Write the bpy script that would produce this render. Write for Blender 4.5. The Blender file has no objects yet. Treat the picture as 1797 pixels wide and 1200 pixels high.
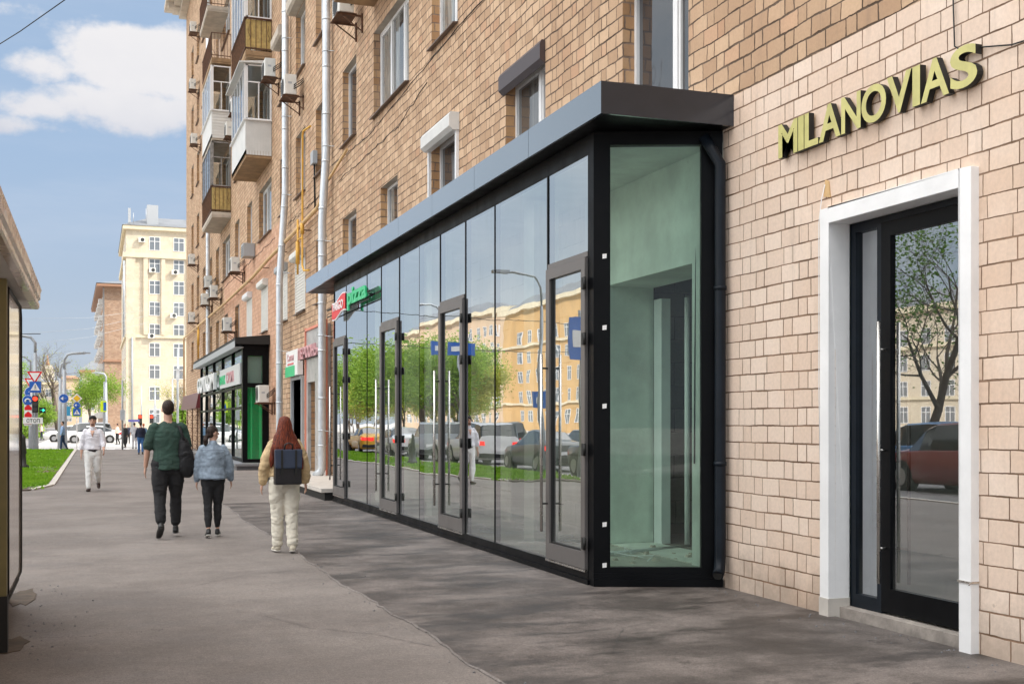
import bpy, bmesh, math, random
from mathutils import Vector, Matrix, noise, Quaternion
R = math.radians
random.seed(7)
C = bpy.context.scene.collection
S = bpy.context.scene

# ------------------------------------------------------------------ camera, world, sun, exposure
# axes: +Y runs along the street away from the camera, +X towards the brick facade, Z up (metres)
cam_d = bpy.data.cameras.new('camera'); cam = bpy.data.objects.new('camera', cam_d); C.objects.link(cam)
cam.location = (0, 0, 1.62); cam.rotation_euler = (R(90), 0, R(-19.733))
cam_d.sensor_width = 36; cam_d.lens = 36*2045/1797; cam_d.shift_y = 141/1797
cam_d.clip_start = .05; cam_d.clip_end = 3000
S.camera = cam
SUN = Vector((.86, -.5, .92)).normalized()
S.view_settings.view_transform = 'Standard'; S.view_settings.look = 'None'; S.view_settings.gamma = 1
S.view_settings.exposure = 0.54
try:
    S.cycles.max_bounces = 8; S.cycles.transparent_max_bounces = 16
except Exception: pass

class NT:
    """small node-tree writer"""
    def __init__(s, tree): s.t = tree; s.n = tree.nodes; s.l = tree.links
    def add(s, typ, ins=None, **kw):
        n = s.n.new(typ)
        for k, v in kw.items(): setattr(n, k, v)
        for k, v in (ins or {}).items():
            if isinstance(v, bpy.types.NodeSocket): s.l.new(v, n.inputs[k])
            elif isinstance(v, bpy.types.Node): s.l.new(v.outputs[0], n.inputs[k])
            else: n.inputs[k].default_value = v
        return n
    def m(s, op, a, b=None, c=None, clamp=False):
        ins = {0: a}
        if b is not None: ins[1] = b
        if c is not None: ins[2] = c
        return s.add('ShaderNodeMath', ins, operation=op, use_clamp=clamp).outputs[0]
    def ss(s, v, lo, hi, a=0., b=1.):
        n = s.add('ShaderNodeMapRange', {0: v, 1: lo, 2: hi, 3: a, 4: b}, interpolation_type='SMOOTHSTEP')
        return n.outputs[0]
    def mix(s, f, a, b, mode='MIX'):
        n = s.n.new('ShaderNodeMix'); n.data_type = 'RGBA'; n.blend_type = mode
        for k, v in ((0, f), (6, a), (7, b)):
            if isinstance(v, bpy.types.NodeSocket): s.l.new(v, n.inputs[k])
            else: n.inputs[k].default_value = v if k == 0 else (tuple(v)+(1,))[:4]
        return n.outputs[2]
    def noise(s, vec, scale, detail=4, rough=.55, out=0):
        ins = {'Scale': scale, 'Detail': detail, 'Roughness': rough}
        if vec is not None: ins['Vector'] = vec
        return s.add('ShaderNodeTexNoise', ins).outputs[out]
    def xyz(s, v):
        n = s.add('ShaderNodeSeparateXYZ', {0: v}); return n.outputs[0], n.outputs[1], n.outputs[2]
    def comb(s, x, y, z): return s.add('ShaderNodeCombineXYZ', {0: x, 1: y, 2: z}).outputs[0]

W = bpy.data.worlds.new('World'); S.world = W; W.use_nodes = True
w = NT(W.node_tree)
for n in list(w.n): w.n.remove(n)
sky = w.add('ShaderNodeTexSky', sky_type='NISHITA', sun_disc=False, sun_elevation=math.asin(SUN.z),
            sun_rotation=math.atan2(SUN.x, SUN.y), air_density=1.0, dust_density=.6, ozone_density=1.6)
tc = w.add('ShaderNodeTexCoord')
d = tc.outputs['Generated']
dx, dy, dz = w.xyz(d)
fy = w.m('MAXIMUM', dy, .02)
a = w.m('DIVIDE', dx, fy); b = w.m('DIVIDE', dz, fy)
ab = w.comb(w.m('MULTIPLY', a, 1.0), w.m('MULTIPLY', b, 1.35), 0.3)
fb = w.noise(ab, 16, 9, .60)
fb2 = w.noise(ab, 6.5, 6, .55)
def blob(ax, by, rx, ry, amp):
    u = w.m('DIVIDE', w.m('SUBTRACT', a, ax), rx); v = w.m('DIVIDE', w.m('SUBTRACT', b, by), ry)
    q = w.m('ADD', w.m('MULTIPLY', u, u), w.m('MULTIPLY', v, v))
    return w.m('MULTIPLY', w.m('SUBTRACT', 1.0, w.m('SQRT', q)), amp, clamp=False)
def P2(x, y): return .9413*(x-165.1)/(2228.3-.3376*x), (741-y)/(2228.3-.3376*x)
bl = None
for (x, y, rx, ry, amp) in ((275, 112, 185, 88, 1.7), (235, 190, 180, 58, 1.05), (60, 115, 110, 34, .60), (75, 190, 90, 40, .52), (40, 222, 110, 26, .48), (10, 10, 60, 20, .36), (125, 50, 36, 22, .26), (205, 35, 50, 20, .22)):
    A_, B_ = P2(x, y); v = blob(A_, B_, rx*.00045, ry*.00046, amp)
    bl = v if bl is None else w.m('MAXIMUM', bl, v)
dens = w.m('ADD', w.m('MULTIPLY', bl, 1.15), w.m('MULTIPLY', w.m('SUBTRACT', fb, .5), 2.0))
dens = w.ss(dens, .10, .62)
front = w.ss(dy, .12, .3)
dens = w.m('MULTIPLY', dens, front)
# thin veil ahead; out-of-frame clouds overhead and toward -X added as fill light
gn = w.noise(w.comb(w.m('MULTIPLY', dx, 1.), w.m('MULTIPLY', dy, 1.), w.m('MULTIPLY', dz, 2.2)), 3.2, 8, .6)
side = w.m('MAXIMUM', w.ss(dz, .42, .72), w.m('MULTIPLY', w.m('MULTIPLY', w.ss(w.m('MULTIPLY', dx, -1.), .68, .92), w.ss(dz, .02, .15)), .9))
fill_cloud = w.m('MULTIPLY', w.ss(gn, .36, .58), side)
veil = w.m('MULTIPLY', w.ss(w.noise(w.comb(a, w.m('MULTIPLY', b, 5.), 4.), 3.0, 6, .6), .42, .75), w.m('MULTIPLY', front, .30))
bright = w.ss(w.m('ADD', w.m('MULTIPLY', fb2, .5), w.m('MULTIPLY', b, 3.0)), .72, 1.2, 0., 1.)
cshade = w.mix(bright, (.44, .465, .55), (.74, .72, .72))
skyc = w.mix(1.0, sky.outputs[0], (1.25, 1.14, 1.02), 'MULTIPLY')
hz = w.ss(dz, .12, -.01)
K = 7.2
skyc = w.mix(w.ss(dz, .75, .35, .0, .9), skyc, w.mix(w.ss(dz, .25, .0), (2.15, 2.95, 4.15), (2.55, 2.95, 3.65)))
skyc = w.mix(w.m('MULTIPLY', w.ss(w.m('MULTIPLY', dx, -1.), .10, .26), .85), skyc, w.mix(w.ss(fb2, .35, .65), (3.3, 3.9, 4.4), (4.6, 4.9, 5.1)))
c1 = w.mix(veil, skyc, (.50*K, .56*K, .66*K))
sc = w.add('ShaderNodeVectorMath', {0: cshade, 1: (K*1.0,)*3}, operation='MULTIPLY').outputs[0]
c2 = w.mix(w.m('MULTIPLY', dens, .93), c1, sc)
c3 = w.mix(w.m('MULTIPLY', fill_cloud, .95), c2, (3.9*K, 3.82*K, 3.72*K))
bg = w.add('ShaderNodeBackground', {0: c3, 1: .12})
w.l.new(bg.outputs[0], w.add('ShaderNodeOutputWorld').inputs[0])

sl = bpy.data.lights.new('sun', 'SUN'); sl.energy = 3.6; sl.angle = R(.53); sl.color = (1, .93, .82)
so = bpy.data.objects.new('sun', sl); C.objects.link(so); so.location = (40, -40, 60)
so.rotation_euler = SUN.to_track_quat('Z', 'Y').to_euler()

# ------------------------------------------------------------------ helpers
def tag(o, label=None, cat=None, group=None, kind=None):
    if label: o['label'] = label
    if cat: o['category'] = cat
    if group: o['group'] = group
    if kind: o['kind'] = kind
    return o
def thing(name, label, cat, loc=(0, 0, 0), rz=0, group=None):
    o = bpy.data.objects.new(name, None); C.objects.link(o); o.location = loc; o.rotation_euler = (0, 0, rz)
    o.empty_display_size = .2
    return tag(o, label, cat, group)
def dup(o, loc=None, rz=None, label=None, parent=None):
    kids = [c for c in o.children]
    r = o.copy(); C.objects.link(r)
    if parent is not None: r.parent = parent
    if loc is not None: r.location = loc
    if rz is not None: r.rotation_euler = (0, 0, rz)
    if label: r['label'] = label
    for k in kids: dup(k, parent=r)
    return r
def org(p):
    """world origin of a parent chain that only translates"""
    v = Vector((0, 0, 0))
    while p is not None: v += Vector(p.location); p = p.parent
    return v
class MB:
    def __init__(s): s.v = []; s.f = []; s.m = []; s.sm = []; s.mi = 0; s.smooth = False
    def vs(s, pts): i = len(s.v); s.v += [tuple(p) for p in pts]; return i
    def face(s, idx): s.f.append(tuple(idx)); s.m.append(s.mi); s.sm.append(s.smooth)
    def quad(s, *p): i = s.vs(p); s.face(range(i, i+len(p))); return s
    def hexa(s, p):
        i = s.vs(p)
        for q in ((0, 3, 2, 1), (4, 5, 6, 7), (0, 1, 5, 4), (1, 2, 6, 5), (2, 3, 7, 6), (3, 0, 4, 7)): s.face([i+k for k in q])
        return s
    def box(s, x0, x1, y0, y1, z0, z1):
        if x0 > x1: x0, x1 = x1, x0
        if y0 > y1: y0, y1 = y1, y0
        return s.hexa([(x0, y0, z0), (x1, y0, z0), (x1, y1, z0), (x0, y1, z0), (x0, y0, z1), (x1, y0, z1), (x1, y1, z1), (x0, y1, z1)])
    def beam(s, p, q, wx, wy=None, up=(0, 0, 1)):
        p = Vector(p); q = Vector(q); d = (q-p).normalized(); wy = wy or wx
        u = Vector(up)
        if abs(d.dot(u)) > .95: u = Vector((0, 1, 0))
        a = d.cross(u).normalized()*wx/2; b = d.cross(a).normalized()*wy/2
        return s.hexa([p-a-b, p+a-b, p+a+b, p-a+b, q-a-b, q+a-b, q+a+b, q-a+b])
    def prism(s, poly, z0, z1):
        n = len(poly); i = s.vs([(x, y, z0) for x, y in poly]+[(x, y, z1) for x, y in poly])
        s.face([i+k for k in range(n)][::-1]); s.face([i+n+k for k in range(n)])
        for k in range(n): s.face([i+k, i+(k+1) % n, i+n+(k+1) % n, i+n+k])
        return s
    def tube(s, pts, r, n=8, caps=True, flat=None, smooth=True):
        """r number or list; flat (axis vec, ratio) squashes rings along axis"""
        pts = [Vector(p) for p in pts]; sm = s.smooth; s.smooth = smooth
        rs = r if isinstance(r, (list, tuple)) else [r]*len(pts)
        rings = []; prev = None
        for k, p in enumerate(pts):
            if k == 0: d = pts[1]-p
            elif k == len(pts)-1: d = p-pts[-2]
            else: d = (pts[k+1]-p).normalized()+(p-pts[k-1]).normalized()
            d.normalize()
            if prev is None: a = d.orthogonal().normalized()
            else:
                a = prev-d*prev.dot(d)
                a = a.normalized() if a.length > 1e-6 else d.orthogonal().normalized()
            prev = a; b = d.cross(a)
            rr = rs[k]
            rings.append(s.vs([p+(a*math.cos(2*math.pi*j/n)+b*math.sin(2*math.pi*j/n))*rr for j in range(n)]))
        for k in range(len(rings)-1):
            A, B = rings[k], rings[k+1]
            for j in range(n): s.face([A+j, A+(j+1) % n, B+(j+1) % n, B+j])
        s.smooth = False
        if caps:
            s.face([rings[0]+j for j in range(n)][::-1]); s.face([rings[-1]+j for j in range(n)])
        s.smooth = sm; return s
    def disc(s, c, ax, r, n=20, th=.01):
        c = Vector(c); ax = Vector(ax).normalized()
        return s.tube([c-ax*th/2, c+ax*th/2], r, n, smooth=False)
    def build(s, name, mats, parent=None, bevel=0):
        me = bpy.data.meshes.new(name)
        o = org(parent) if parent is not None else Vector((0, 0, 0))
        me.from_pydata([tuple(Vector(v)-o) for v in s.v] if (parent is not None and not getattr(s, 'local', False)) else s.v, [], s.f)
        if not isinstance(mats, (list, tuple)): mats = [mats]
        for m_ in mats: me.materials.append(m_)
        me.polygons.foreach_set('material_index', s.m); me.polygons.foreach_set('use_smooth', s.sm)
        me.update()
        ob = bpy.data.objects.new(name, me); C.objects.link(ob)
        if parent is not None: ob.parent = parent
        if bevel:
            bm = bmesh.new(); bm.from_mesh(me); bmesh.ops.remove_doubles(bm, verts=bm.verts, dist=1e-5)
            es = [e for e in bm.edges if e.is_manifold and e.calc_face_angle(0) > .5]
            bmesh.ops.bevel(bm, geom=es, offset=bevel, segments=2, profile=.7, affect='EDGES', clamp_overlap=True)
            bm.to_mesh(me); bm.free()
        return ob
def LMB():
    b_ = MB(); b_.local = True; return b_

# ------------------------------------------------------------------ materials
def newmat(name):
    m_ = bpy.data.materials.new(name); m_.use_nodes = True; t = NT(m_.node_tree)
    for n in list(t.n): t.n.remove(n)
    out = t.add('ShaderNodeOutputMaterial'); return m_, t, out
def pbr(name, col, rough=.6, metal=0, var=.0, vscale=6, bump=0, bscale=40, spec=.5, coat=0, emit=None, es=0, dirt=0, space='obj'):
    m_, t, out = newmat(name)
    tcn = t.add('ShaderNodeTexCoord'); vec = tcn.outputs['Object']
    c = tuple(col)+(1,)
    p = t.add('ShaderNodeBsdfPrincipled', {'Base Color': c, 'Roughness': rough, 'Metallic': metal, 'Specular IOR Level': spec, 'Coat Weight': coat})
    if var or dirt:
        f = t.noise(vec, vscale, 5, .6)
        k = t.ss(f, .3, .7, 1-var, 1+var)
        colr = t.add('ShaderNodeVectorMath', {0: tuple(col), 1: t.comb(k, k, k)}, operation='MULTIPLY').outputs[0]
        if dirt:
            g = t.m('MULTIPLY', t.ss(t.noise(vec, vscale*.6, 7, .7), .48, .72), dirt)
            colr = t.mix(g, colr, tuple(x*.45 for x in col))
        t.l.new(colr, p.inputs['Base Color'])
        rr = t.ss(f, .3, .7, max(rough-.08, .02), min(rough+.08, 1)); t.l.new(rr, p.inputs['Roughness'])
    if bump:
        bn = t.add('ShaderNodeBump', {'Height': t.noise(vec, bscale, 4, .6), 'Strength': bump, 'Distance': .01})
        t.l.new(bn.outputs[0], p.inputs['Normal'])
    if emit: p.inputs['Emission Color'].default_value = tuple(emit)+(1,); p.inputs['Emission Strength'].default_value = es
    t.l.new(p.outputs[0], out.inputs[0]); return m_

def brick(name, cols, mortar, bw=.28, bh=.159, gap=.006, rough=.8, stain=(.30, .16, .08), stain_amt=.25, streak=0., bump=.5, wob=.004):
    """wall of long and short ceramic blocks (stretcher, header, stretcher...) with recessed joints"""
    m_, t, out = newmat(name)
    g = t.add('ShaderNodeNewGeometry'); px, py, pz = t.xyz(g.outputs['Position'])
    wv = t.add('ShaderNodeTexNoise', {'Vector': g.outputs['Position'], 'Scale': 2.2, 'Detail': 4.0}); w1, w2, w3 = t.xyz(wv.outputs['Color'])
    wf = t.add('ShaderNodeTexNoise', {'Vector': g.outputs['Position'], 'Scale': 26.0, 'Detail': 3.0}); q1, q2, q3 = t.xyz(wf.outputs['Color'])
    u = t.m('ADD', t.m('SUBTRACT', px, py), t.m('ADD', t.m('MULTIPLY_ADD', w1, wob*6, -wob*3), t.m('MULTIPLY_ADD', q1, wob*1.4, -wob*.7)))
    z = t.m('ADD', pz, t.m('ADD', t.m('MULTIPLY_ADD', w2, wob*6, -wob*3), t.m('MULTIPLY_ADD', q2, wob*1.4, -wob*.7)))
    row = t.m('FLOOR', t.m('DIVIDE', z, bh)); fz = t.m('SUBTRACT', t.m('DIVIDE', z, bh), row)
    per = bw*2.5
    par = t.m('FRACT', t.m('MULTIPLY', row, .5))                                             # 0 or .5
    rnd = t.add('ShaderNodeTexWhiteNoise', {'W': row}, noise_dimensions='1D').outputs[0]
    us = t.m('ADD', t.m('ADD', u, t.m('MULTIPLY', par, bw*1.5)), t.m('MULTIPLY', rnd, .035))
    k = t.m('FLOOR', t.m('DIVIDE', us, per)); fu = t.m('SUBTRACT', us, t.m('MULTIPLY', k, per))   # 0..per
    hd = t.m('ADD', t.m('GREATER_THAN', fu, bw), t.m('GREATER_THAN', fu, bw*2))
    dz_ = t.m('MULTIPLY', t.m('MINIMUM', fz, t.m('SUBTRACT', 1., fz)), bh)
    dl = t.m('MINIMUM', fu, t.m('ABSOLUTE', t.m('SUBTRACT', fu, bw))); dl = t.m('MINIMUM', dl, t.m('MINIMUM', t.m('ABSOLUTE', t.m('SUBTRACT', fu, bw*2)), t.m('SUBTRACT', per, fu)))
    dist = t.m('MINIMUM', dz_, t.m('MULTIPLY', dl, 1.25))
    gv = t.m('MULTIPLY', t.ss(w3, .3, .7, .7, 1.4), gap)
    brickmask = t.ss(dist, t.m('MULTIPLY', gv, .45), t.m('MULTIPLY', gv, .85))
    idv = t.comb(k, row, hd)
    wn = t.add('ShaderNodeTexWhiteNoise', {'Vector': idv}, noise_dimensions='3D'); r1, r2, r3 = t.xyz(wn.outputs['Color'])
    c = t.mix(t.ss(r1, .1, .9), cols[0], cols[1]); c = t.mix(t.m('MULTIPLY', t.m('GREATER_THAN', r2, .93), .4), c, cols[2])
    big = t.noise(g.outputs['Position'], .55, 5, .6)
    sm = t.noise(g.outputs['Position'], 30, 6, .65)
    c = t.mix(t.m('MULTIPLY', t.ss(big, .45, .72), stain_amt), c, stain)
    kk = t.ss(sm, .3, .7, .94, 1.05)
    c = t.add('ShaderNodeVectorMath', {0: c, 1: t.comb(kk, kk, kk)}, operation='MULTIPLY').outputs[0]
    if streak:
        sv = t.noise(t.comb(t.m('MULTIPLY', u, 7.), t.m('MULTIPLY', pz, .5), 0.), 1., 5, .65)
        c = t.mix(t.m('MULTIPLY', t.ss(sv, .52, .75), streak), c, (.20, .15, .12))
    base = t.m('MULTIPLY', t.ss(t.m('ADD', pz, t.m('MULTIPLY', t.noise(g.outputs['Position'], 3.5, 6, .7), 1.1)), 1.15, .45), .55)
    c = t.mix(base, c, (.24, .19, .15))
    holes = t.m('MULTIPLY', t.ss(t.noise(g.outputs['Position'], 9, 5, .6), .71, .77), .6)
    c = t.mix(holes, c, tuple(x*.6 for x in cols[0]))
    mc = t.mix(t.ss(t.noise(g.outputs['Position'], 3, 4, .6), .35, .65), mortar, tuple(min(x*1.8+.02, 1) for x in mortar))
    c = t.mix(brickmask, mc, c)
    hgt = t.m('ADD', t.m('MULTIPLY', brickmask, 1.), t.m('ADD', t.m('MULTIPLY', sm, .22), t.m('MULTIPLY', r3, .35)))
    bn = t.add('ShaderNodeBump', {'Height': hgt, 'Strength': bump, 'Distance': .008})
    p = t.add('ShaderNodeBsdfPrincipled', {'Base Color': c, 'Roughness': rough, 'Normal': bn.outputs[0], 'Specular IOR Level': .3})
    t.l.new(p.outputs[0], out.inputs[0]); return m_

def asphalt(name, c0, c1, blotch=.35, sc=.5, agg=220, rough=.85, patchy=0):
    m_, t, out = newmat(name)
    g = t.add('ShaderNodeNewGeometry'); pos = g.outputs['Position']
    big = t.noise(pos, sc, 7, .62); mid = t.noise(pos, 5.5, 6, .7); fine = t.noise(pos, agg, 2, .6)
    px, py, pz = t.xyz(pos)
    st = t.noise(t.comb(t.m('MULTIPLY', px, .55), t.m('MULTIPLY', py, 1.3), 0.), 1.7, 7, .66)
    c = t.mix(t.ss(big, .36, .66), c0, c1)
    c = t.mix(t.m('MULTIPLY', t.ss(st, .45, .68), blotch), c, tuple(x*.48 for x in c0))
    if patchy: c = t.mix(t.m('MULTIPLY', t.ss(mid, .56, .70), patchy), c, tuple(x*.55 for x in c0))
    k = t.m('MULTIPLY', t.ss(fine, .28, .72, .72, 1.28), t.m('MULTIPLY', t.ss(t.noise(pos, 75, 3, .75), .3, .7, .76, 1.24), t.ss(t.noise(pos, 28, 3, .7), .3, .7, .88, 1.12))); k2 = t.ss(mid, .3, .7, .93, 1.07); k = t.m('MULTIPLY', k, k2)
    c = t.add('ShaderNodeVectorMath', {0: c, 1: t.comb(k, k, k)}, operation='MULTIPLY').outputs[0]
    vo = t.add('ShaderNodeTexVoronoi', {'Vector': pos, 'Scale': 55.0}, feature='F1')
    sp = t.m('MULTIPLY', t.m('LESS_THAN', vo.outputs['Distance'], .10), t.m('GREATER_THAN', t.xyz(vo.outputs['Color'])[0], .8))
    c = t.mix(t.m('MULTIPLY', sp, .55), c, (.5, .47, .43))
    vc = t.add('ShaderNodeTexVoronoi', {'Vector': t.add('ShaderNodeVectorMath', {0: pos, 1: t.add('ShaderNodeVectorMath', {0: t.noise(pos, 1.4, 6, .7, 1), 1: (1.3, 1.3, 0)}, operation='MULTIPLY').outputs[0]}).outputs[0], 'Scale': .17}, feature='DISTANCE_TO_EDGE')
    cr = t.m('MULTIPLY', t.m('SUBTRACT', 1., t.ss(vc.outputs['Distance'], .0003, .0016)), t.ss(t.noise(pos, .4, 3), .45, .6))
    c = t.mix(t.m('MULTIPLY', cr, .8), c, (.03, .028, .026))
    h = t.m('ADD', t.m('MULTIPLY', t.noise(pos, 90, 3, .7), 1.0), t.m('MULTIPLY', mid, .8))
    bn = t.add('ShaderNodeBump', {'Height': h, 'Strength': .6, 'Distance': .008})
    p = t.add('ShaderNodeBsdfPrincipled', {'Base Color': c, 'Roughness': t.ss(st, .4, .7, rough, rough-.22), 'Normal': bn.outputs[0], 'Specular IOR Level': .35})
    t.l.new(p.outputs[0], out.inputs[0]); return m_

def glass(name, tint, ior=1.9, trans=.85, rough=.0, wave=.0, wscale=.8, floor_=.04, dirt_amt=.7):
    m_, t, out = newmat(name)
    g = t.add('ShaderNodeNewGeometry')
    ins = {'Color': (.93, .96, 1, 1), 'Roughness': rough}
    nrm = None
    if wave:
        px, py, pz = t.xyz(g.outputs['Position'])
        v = t.comb(t.m('MULTIPLY', px, 1.), t.m('MULTIPLY', py, 1.), t.m('MULTIPLY', pz, 1.6))
        nrm = t.add('ShaderNodeBump', {'Height': t.noise(v, wscale, 2, .4), 'Strength': 1., 'Distance': wave}).outputs[0]; ins['Normal'] = nrm
    gl = t.add('ShaderNodeBsdfGlossy', ins)
    tr = t.add('ShaderNodeBsdfTransparent', {'Color': tuple(x*trans for x in tint)+(1,)})
    if ior > 1.8:      # coated glass: reflectance rises steadily with the angle
        fc = t.add('ShaderNodeLayerWeight', {'Blend': .5}).outputs['Facing']; f = t.m('MINIMUM', t.m('MULTIPLY_ADD', fc, .86, floor_+(ior-1.9)*.1), .9)
    else: f = t.m('MAXIMUM', t.add('ShaderNodeFresnel', {'IOR': ior}).outputs[0], floor_)
    mx = t.add('ShaderNodeMixShader', {0: f, 1: tr.outputs[0], 2: gl.outputs[0]})
    px, py, pz = t.xyz(g.outputs['Position'])
    sv = t.noise(t.comb(t.m('MULTIPLY', t.m('ADD', px, py), 4.), 0., t.m('MULTIPLY', pz, .9)), 1.5, 5, .65)
    sp_ = t.m('MULTIPLY', t.ss(t.noise(g.outputs['Position'], 14, 6, .7), .66, .76), .35)
    lowd = t.m('MULTIPLY', t.ss(pz, .9, .15), .10)
    dm_ = t.m('ADD', t.m('ADD', t.m('MULTIPLY', t.ss(sv, .5, .8), .10), sp_), lowd)
    dirt = t.add('ShaderNodeBsdfDiffuse', {'Color': (.42, .43, .40, 1)})
    mx = t.add('ShaderNodeMixShader', {0: t.m('MULTIPLY', dm_, dirt_amt), 1: mx.outputs[0], 2: dirt.outputs[0]})
    t.l.new(mx.outputs[0], out.inputs[0]); return m_

def housepane(name):
    """dwelling glass: dark room or pale curtain behind, sky reflected on top"""
    m_, t, out = newmat(name)
    oi = t.add('ShaderNodeObjectInfo'); g = t.add('ShaderNodeNewGeometry'); px, py, pz = t.xyz(g.outputs['Position'])
    rnd = oi.outputs['Random']
    fold = t.noise(t.comb(t.m('MULTIPLY', py, 9.), t.m('MULTIPLY', pz, .8), t.m('MULTIPLY', rnd, 50.)), 1.6, 4, .6)
    cur = t.mix(t.ss(fold, .3, .7), (.14, .14, .13), (.36, .355, .33))
    area = t.ss(t.noise(t.comb(t.m('MULTIPLY', py, 1.1), 0., t.m('MULTIPLY', rnd, 90.)), 1.2, 1, .4), .47, .53)
    dark = t.mix(rnd, (.035, .035, .04), (.09, .085, .08))
    c = t.mix(t.m('MULTIPLY', area, t.m('GREATER_THAN', rnd, .25)), dark, cur)
    bn = t.add('ShaderNodeBump', {'Height': t.noise(g.outputs['Position'], 1.3, 2), 'Strength': 1., 'Distance': .006})
    p = t.add('ShaderNodeBsdfPrincipled', {'Base Color': c, 'Roughness': .03, 'Specular IOR Level': .9, 'IOR': 1.7, 'Normal': bn.outputs[0]})
    t.l.new(p.outputs[0], out.inputs[0]); return m_

def foliage(name, c0, c1, trans=.3):
    m_, t, out = newmat(name)
    g = t.add('ShaderNodeNewGeometry'); f = t.noise(g.outputs['Position'], 1.1, 4, .6); f2 = t.add('ShaderNodeObjectInfo').outputs['Random']
    r = g.outputs['Random Per Island']
    c = t.mix(t.m('ADD', t.m('MULTIPLY', t.ss(f, .3, .7), .55), t.m('MULTIPLY', r, .45)), c0, c1)
    df = t.add('ShaderNodeBsdfPrincipled', {'Base Color': c, 'Roughness': .5, 'Specular IOR Level': .3})
    tl = t.add('ShaderNodeBsdfTranslucent', {'Color': c})
    mx = t.add('ShaderNodeMixShader', {0: trans, 1: df.outputs[0], 2: tl.outputs[0]})
    t.l.new(mx.outputs[0], out.inputs[0]); return m_

M = {}
M['brick'] = brick('facade_brick', ((.45, .295, .185), (.61, .425, .28), (.52, .28, .17)), (.075, .048, .03), stain=(.42, .26, .16), stain_amt=.5, streak=.25, gap=.013, bump=.9, wob=.010)
M['reveal'] = brick('reveal_brick', ((.42, .23, .11), (.55, .33, .17), (.45, .2, .1)), (.16, .11, .08), stain=(.4, .35, .3), stain_amt=.4, gap=.014, bump=.8, wob=.01)
M['pinkbrick'] = brick('painted_brick', ((.72, .565, .455), (.79, .645, .535), (.70, .545, .435)), (.15, .09, .055), stain=(.66, .45, .31), stain_amt=.5, streak=.16, gap=.009, bump=.7, wob=.004)
M['redbrick'] = brick('red_painted_brick', ((.54, .31, .205), (.65, .41, .28), (.60, .35, .23)), (.22, .13, .09), stain=(.55, .30, .2), stain_amt=.3, streak=.1, gap=.009, bump=.7)
M['farbrick'] = brick('far_brick', ((.30, .20, .14), (.40, .28, .20), (.42, .26, .17)), (.3, .22, .17), bw=.5, bh=.28, gap=.01, bump=.2)
M['blocks'] = brick('block_wall', ((.70, .68, .62), (.78, .76, .68), (.64, .61, .54)), (.42, .40, .35), bw=.6, bh=.3, gap=.012, stain=(.38, .36, .30), stain_amt=.5, bump=.5)
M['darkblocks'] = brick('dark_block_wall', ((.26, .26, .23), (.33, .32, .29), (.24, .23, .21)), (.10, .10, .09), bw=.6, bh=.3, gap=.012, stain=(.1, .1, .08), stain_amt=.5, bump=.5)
M['plaster'] = pbr('rough_plaster', (.80, .83, .76), .85, var=.12, vscale=1.6, bump=.9, bscale=7, dirt=.22)
M['white'] = pbr('white_paint', (.84, .84, .84), .5, var=.04, vscale=2.5, bump=.15, bscale=25, dirt=.12)
M['pvc'] = pbr('white_pvc', (.80, .80, .80), .35, var=.03, vscale=4)
M['sill'] = pbr('galvanised_sill', (.16, .12, .10), .45, .3, var=.15)
M['linteldirt'] = pbr('lintel_render', (.40, .35, .29), .85, var=.15, vscale=3, bump=.3)
M['black'] = pbr('black_coated_metal', (.004, .0045, .0055), .4, 0, var=.2, vscale=3, spec=.12, bump=.05, bscale=90)
M['bluesteel'] = pbr('navy_steel', (.007, .011, .017), .4, 0, var=.25, vscale=4, spec=.22, bump=.05, bscale=30)
def sheen_panel(name, base):
    m_, t, out = newmat(name); g = t.add('ShaderNodeNewGeometry')
    nz = t.noise(g.outputs['Position'], 1.2, 4, .6); bn = t.add('ShaderNodeBump', {'Height': t.noise(g.outputs['Position'], .9, 3), 'Strength': 1., 'Distance': .004}).outputs[0]
    c = t.mix(t.ss(nz, .35, .65), tuple(x*.85 for x in base), tuple(x*1.15 for x in base))
    df = t.add('ShaderNodeBsdfPrincipled', {'Base Color': c, 'Roughness': .5, 'Specular IOR Level': .2})
    gl = t.add('ShaderNodeBsdfGlossy', {'Color': (.88, .94, 1, 1), 'Roughness': .18, 'Normal': bn})
    fc = t.add('ShaderNodeLayerWeight', {'Blend': .5}).outputs['Facing']
    f = t.m('MULTIPLY_ADD', t.m('POWER', fc, 1.7), .98, .015)
    t.l.new(t.add('ShaderNodeMixShader', {0: f, 1: df.outputs[0], 2: gl.outputs[0]}).outputs[0], out.inputs[0]); return m_
M['canopy'] = sheen_panel('anthracite_panel', (.020, .024, .034))
M['bronze'] = pbr('bronze_grey_aluminium', (.16, .148, .143), .42, .3, var=.08, vscale=3, spec=.6)
M['chrome'] = pbr('brushed_steel', (.62, .60, .57), .25, .95, var=.05)
M['zinc'] = pbr('galvanised_pipe', (.62, .66, .70), .42, .55, var=.10, vscale=3, dirt=.15)
M['gas'] = pbr('yellow_gas_pipe', (.72, .40, .06), .5, 0, var=.12, vscale=6, dirt=.2)
M['gas2'] = pbr('tan_gas_pipe', (.66, .43, .20), .5, 0, var=.12, vscale=6, dirt=.2)
M['acw'] = pbr('ac_white', (.70, .69, .65), .5, var=.06, vscale=5, dirt=.2)
M['rust'] = pbr('rusty_steel', (.12, .06, .035), .7, .2, var=.4, vscale=12)
M['darkgrille'] = pbr('dark_grille', (.05, .05, .05), .5, .2)
M['yellowboard'] = pbr('yellow_board', (.50, .36, .13), .7, var=.18, vscale=8, dirt=.35)
M['siding'] = pbr('white_siding', (.66, .66, .64), .5, var=.05, vscale=3, dirt=.12)
M['concrete'] = pbr('slab_concrete', (.50, .44, .37), .85, var=.15, vscale=2.5, bump=.3, bscale=20, dirt=.3)
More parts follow.
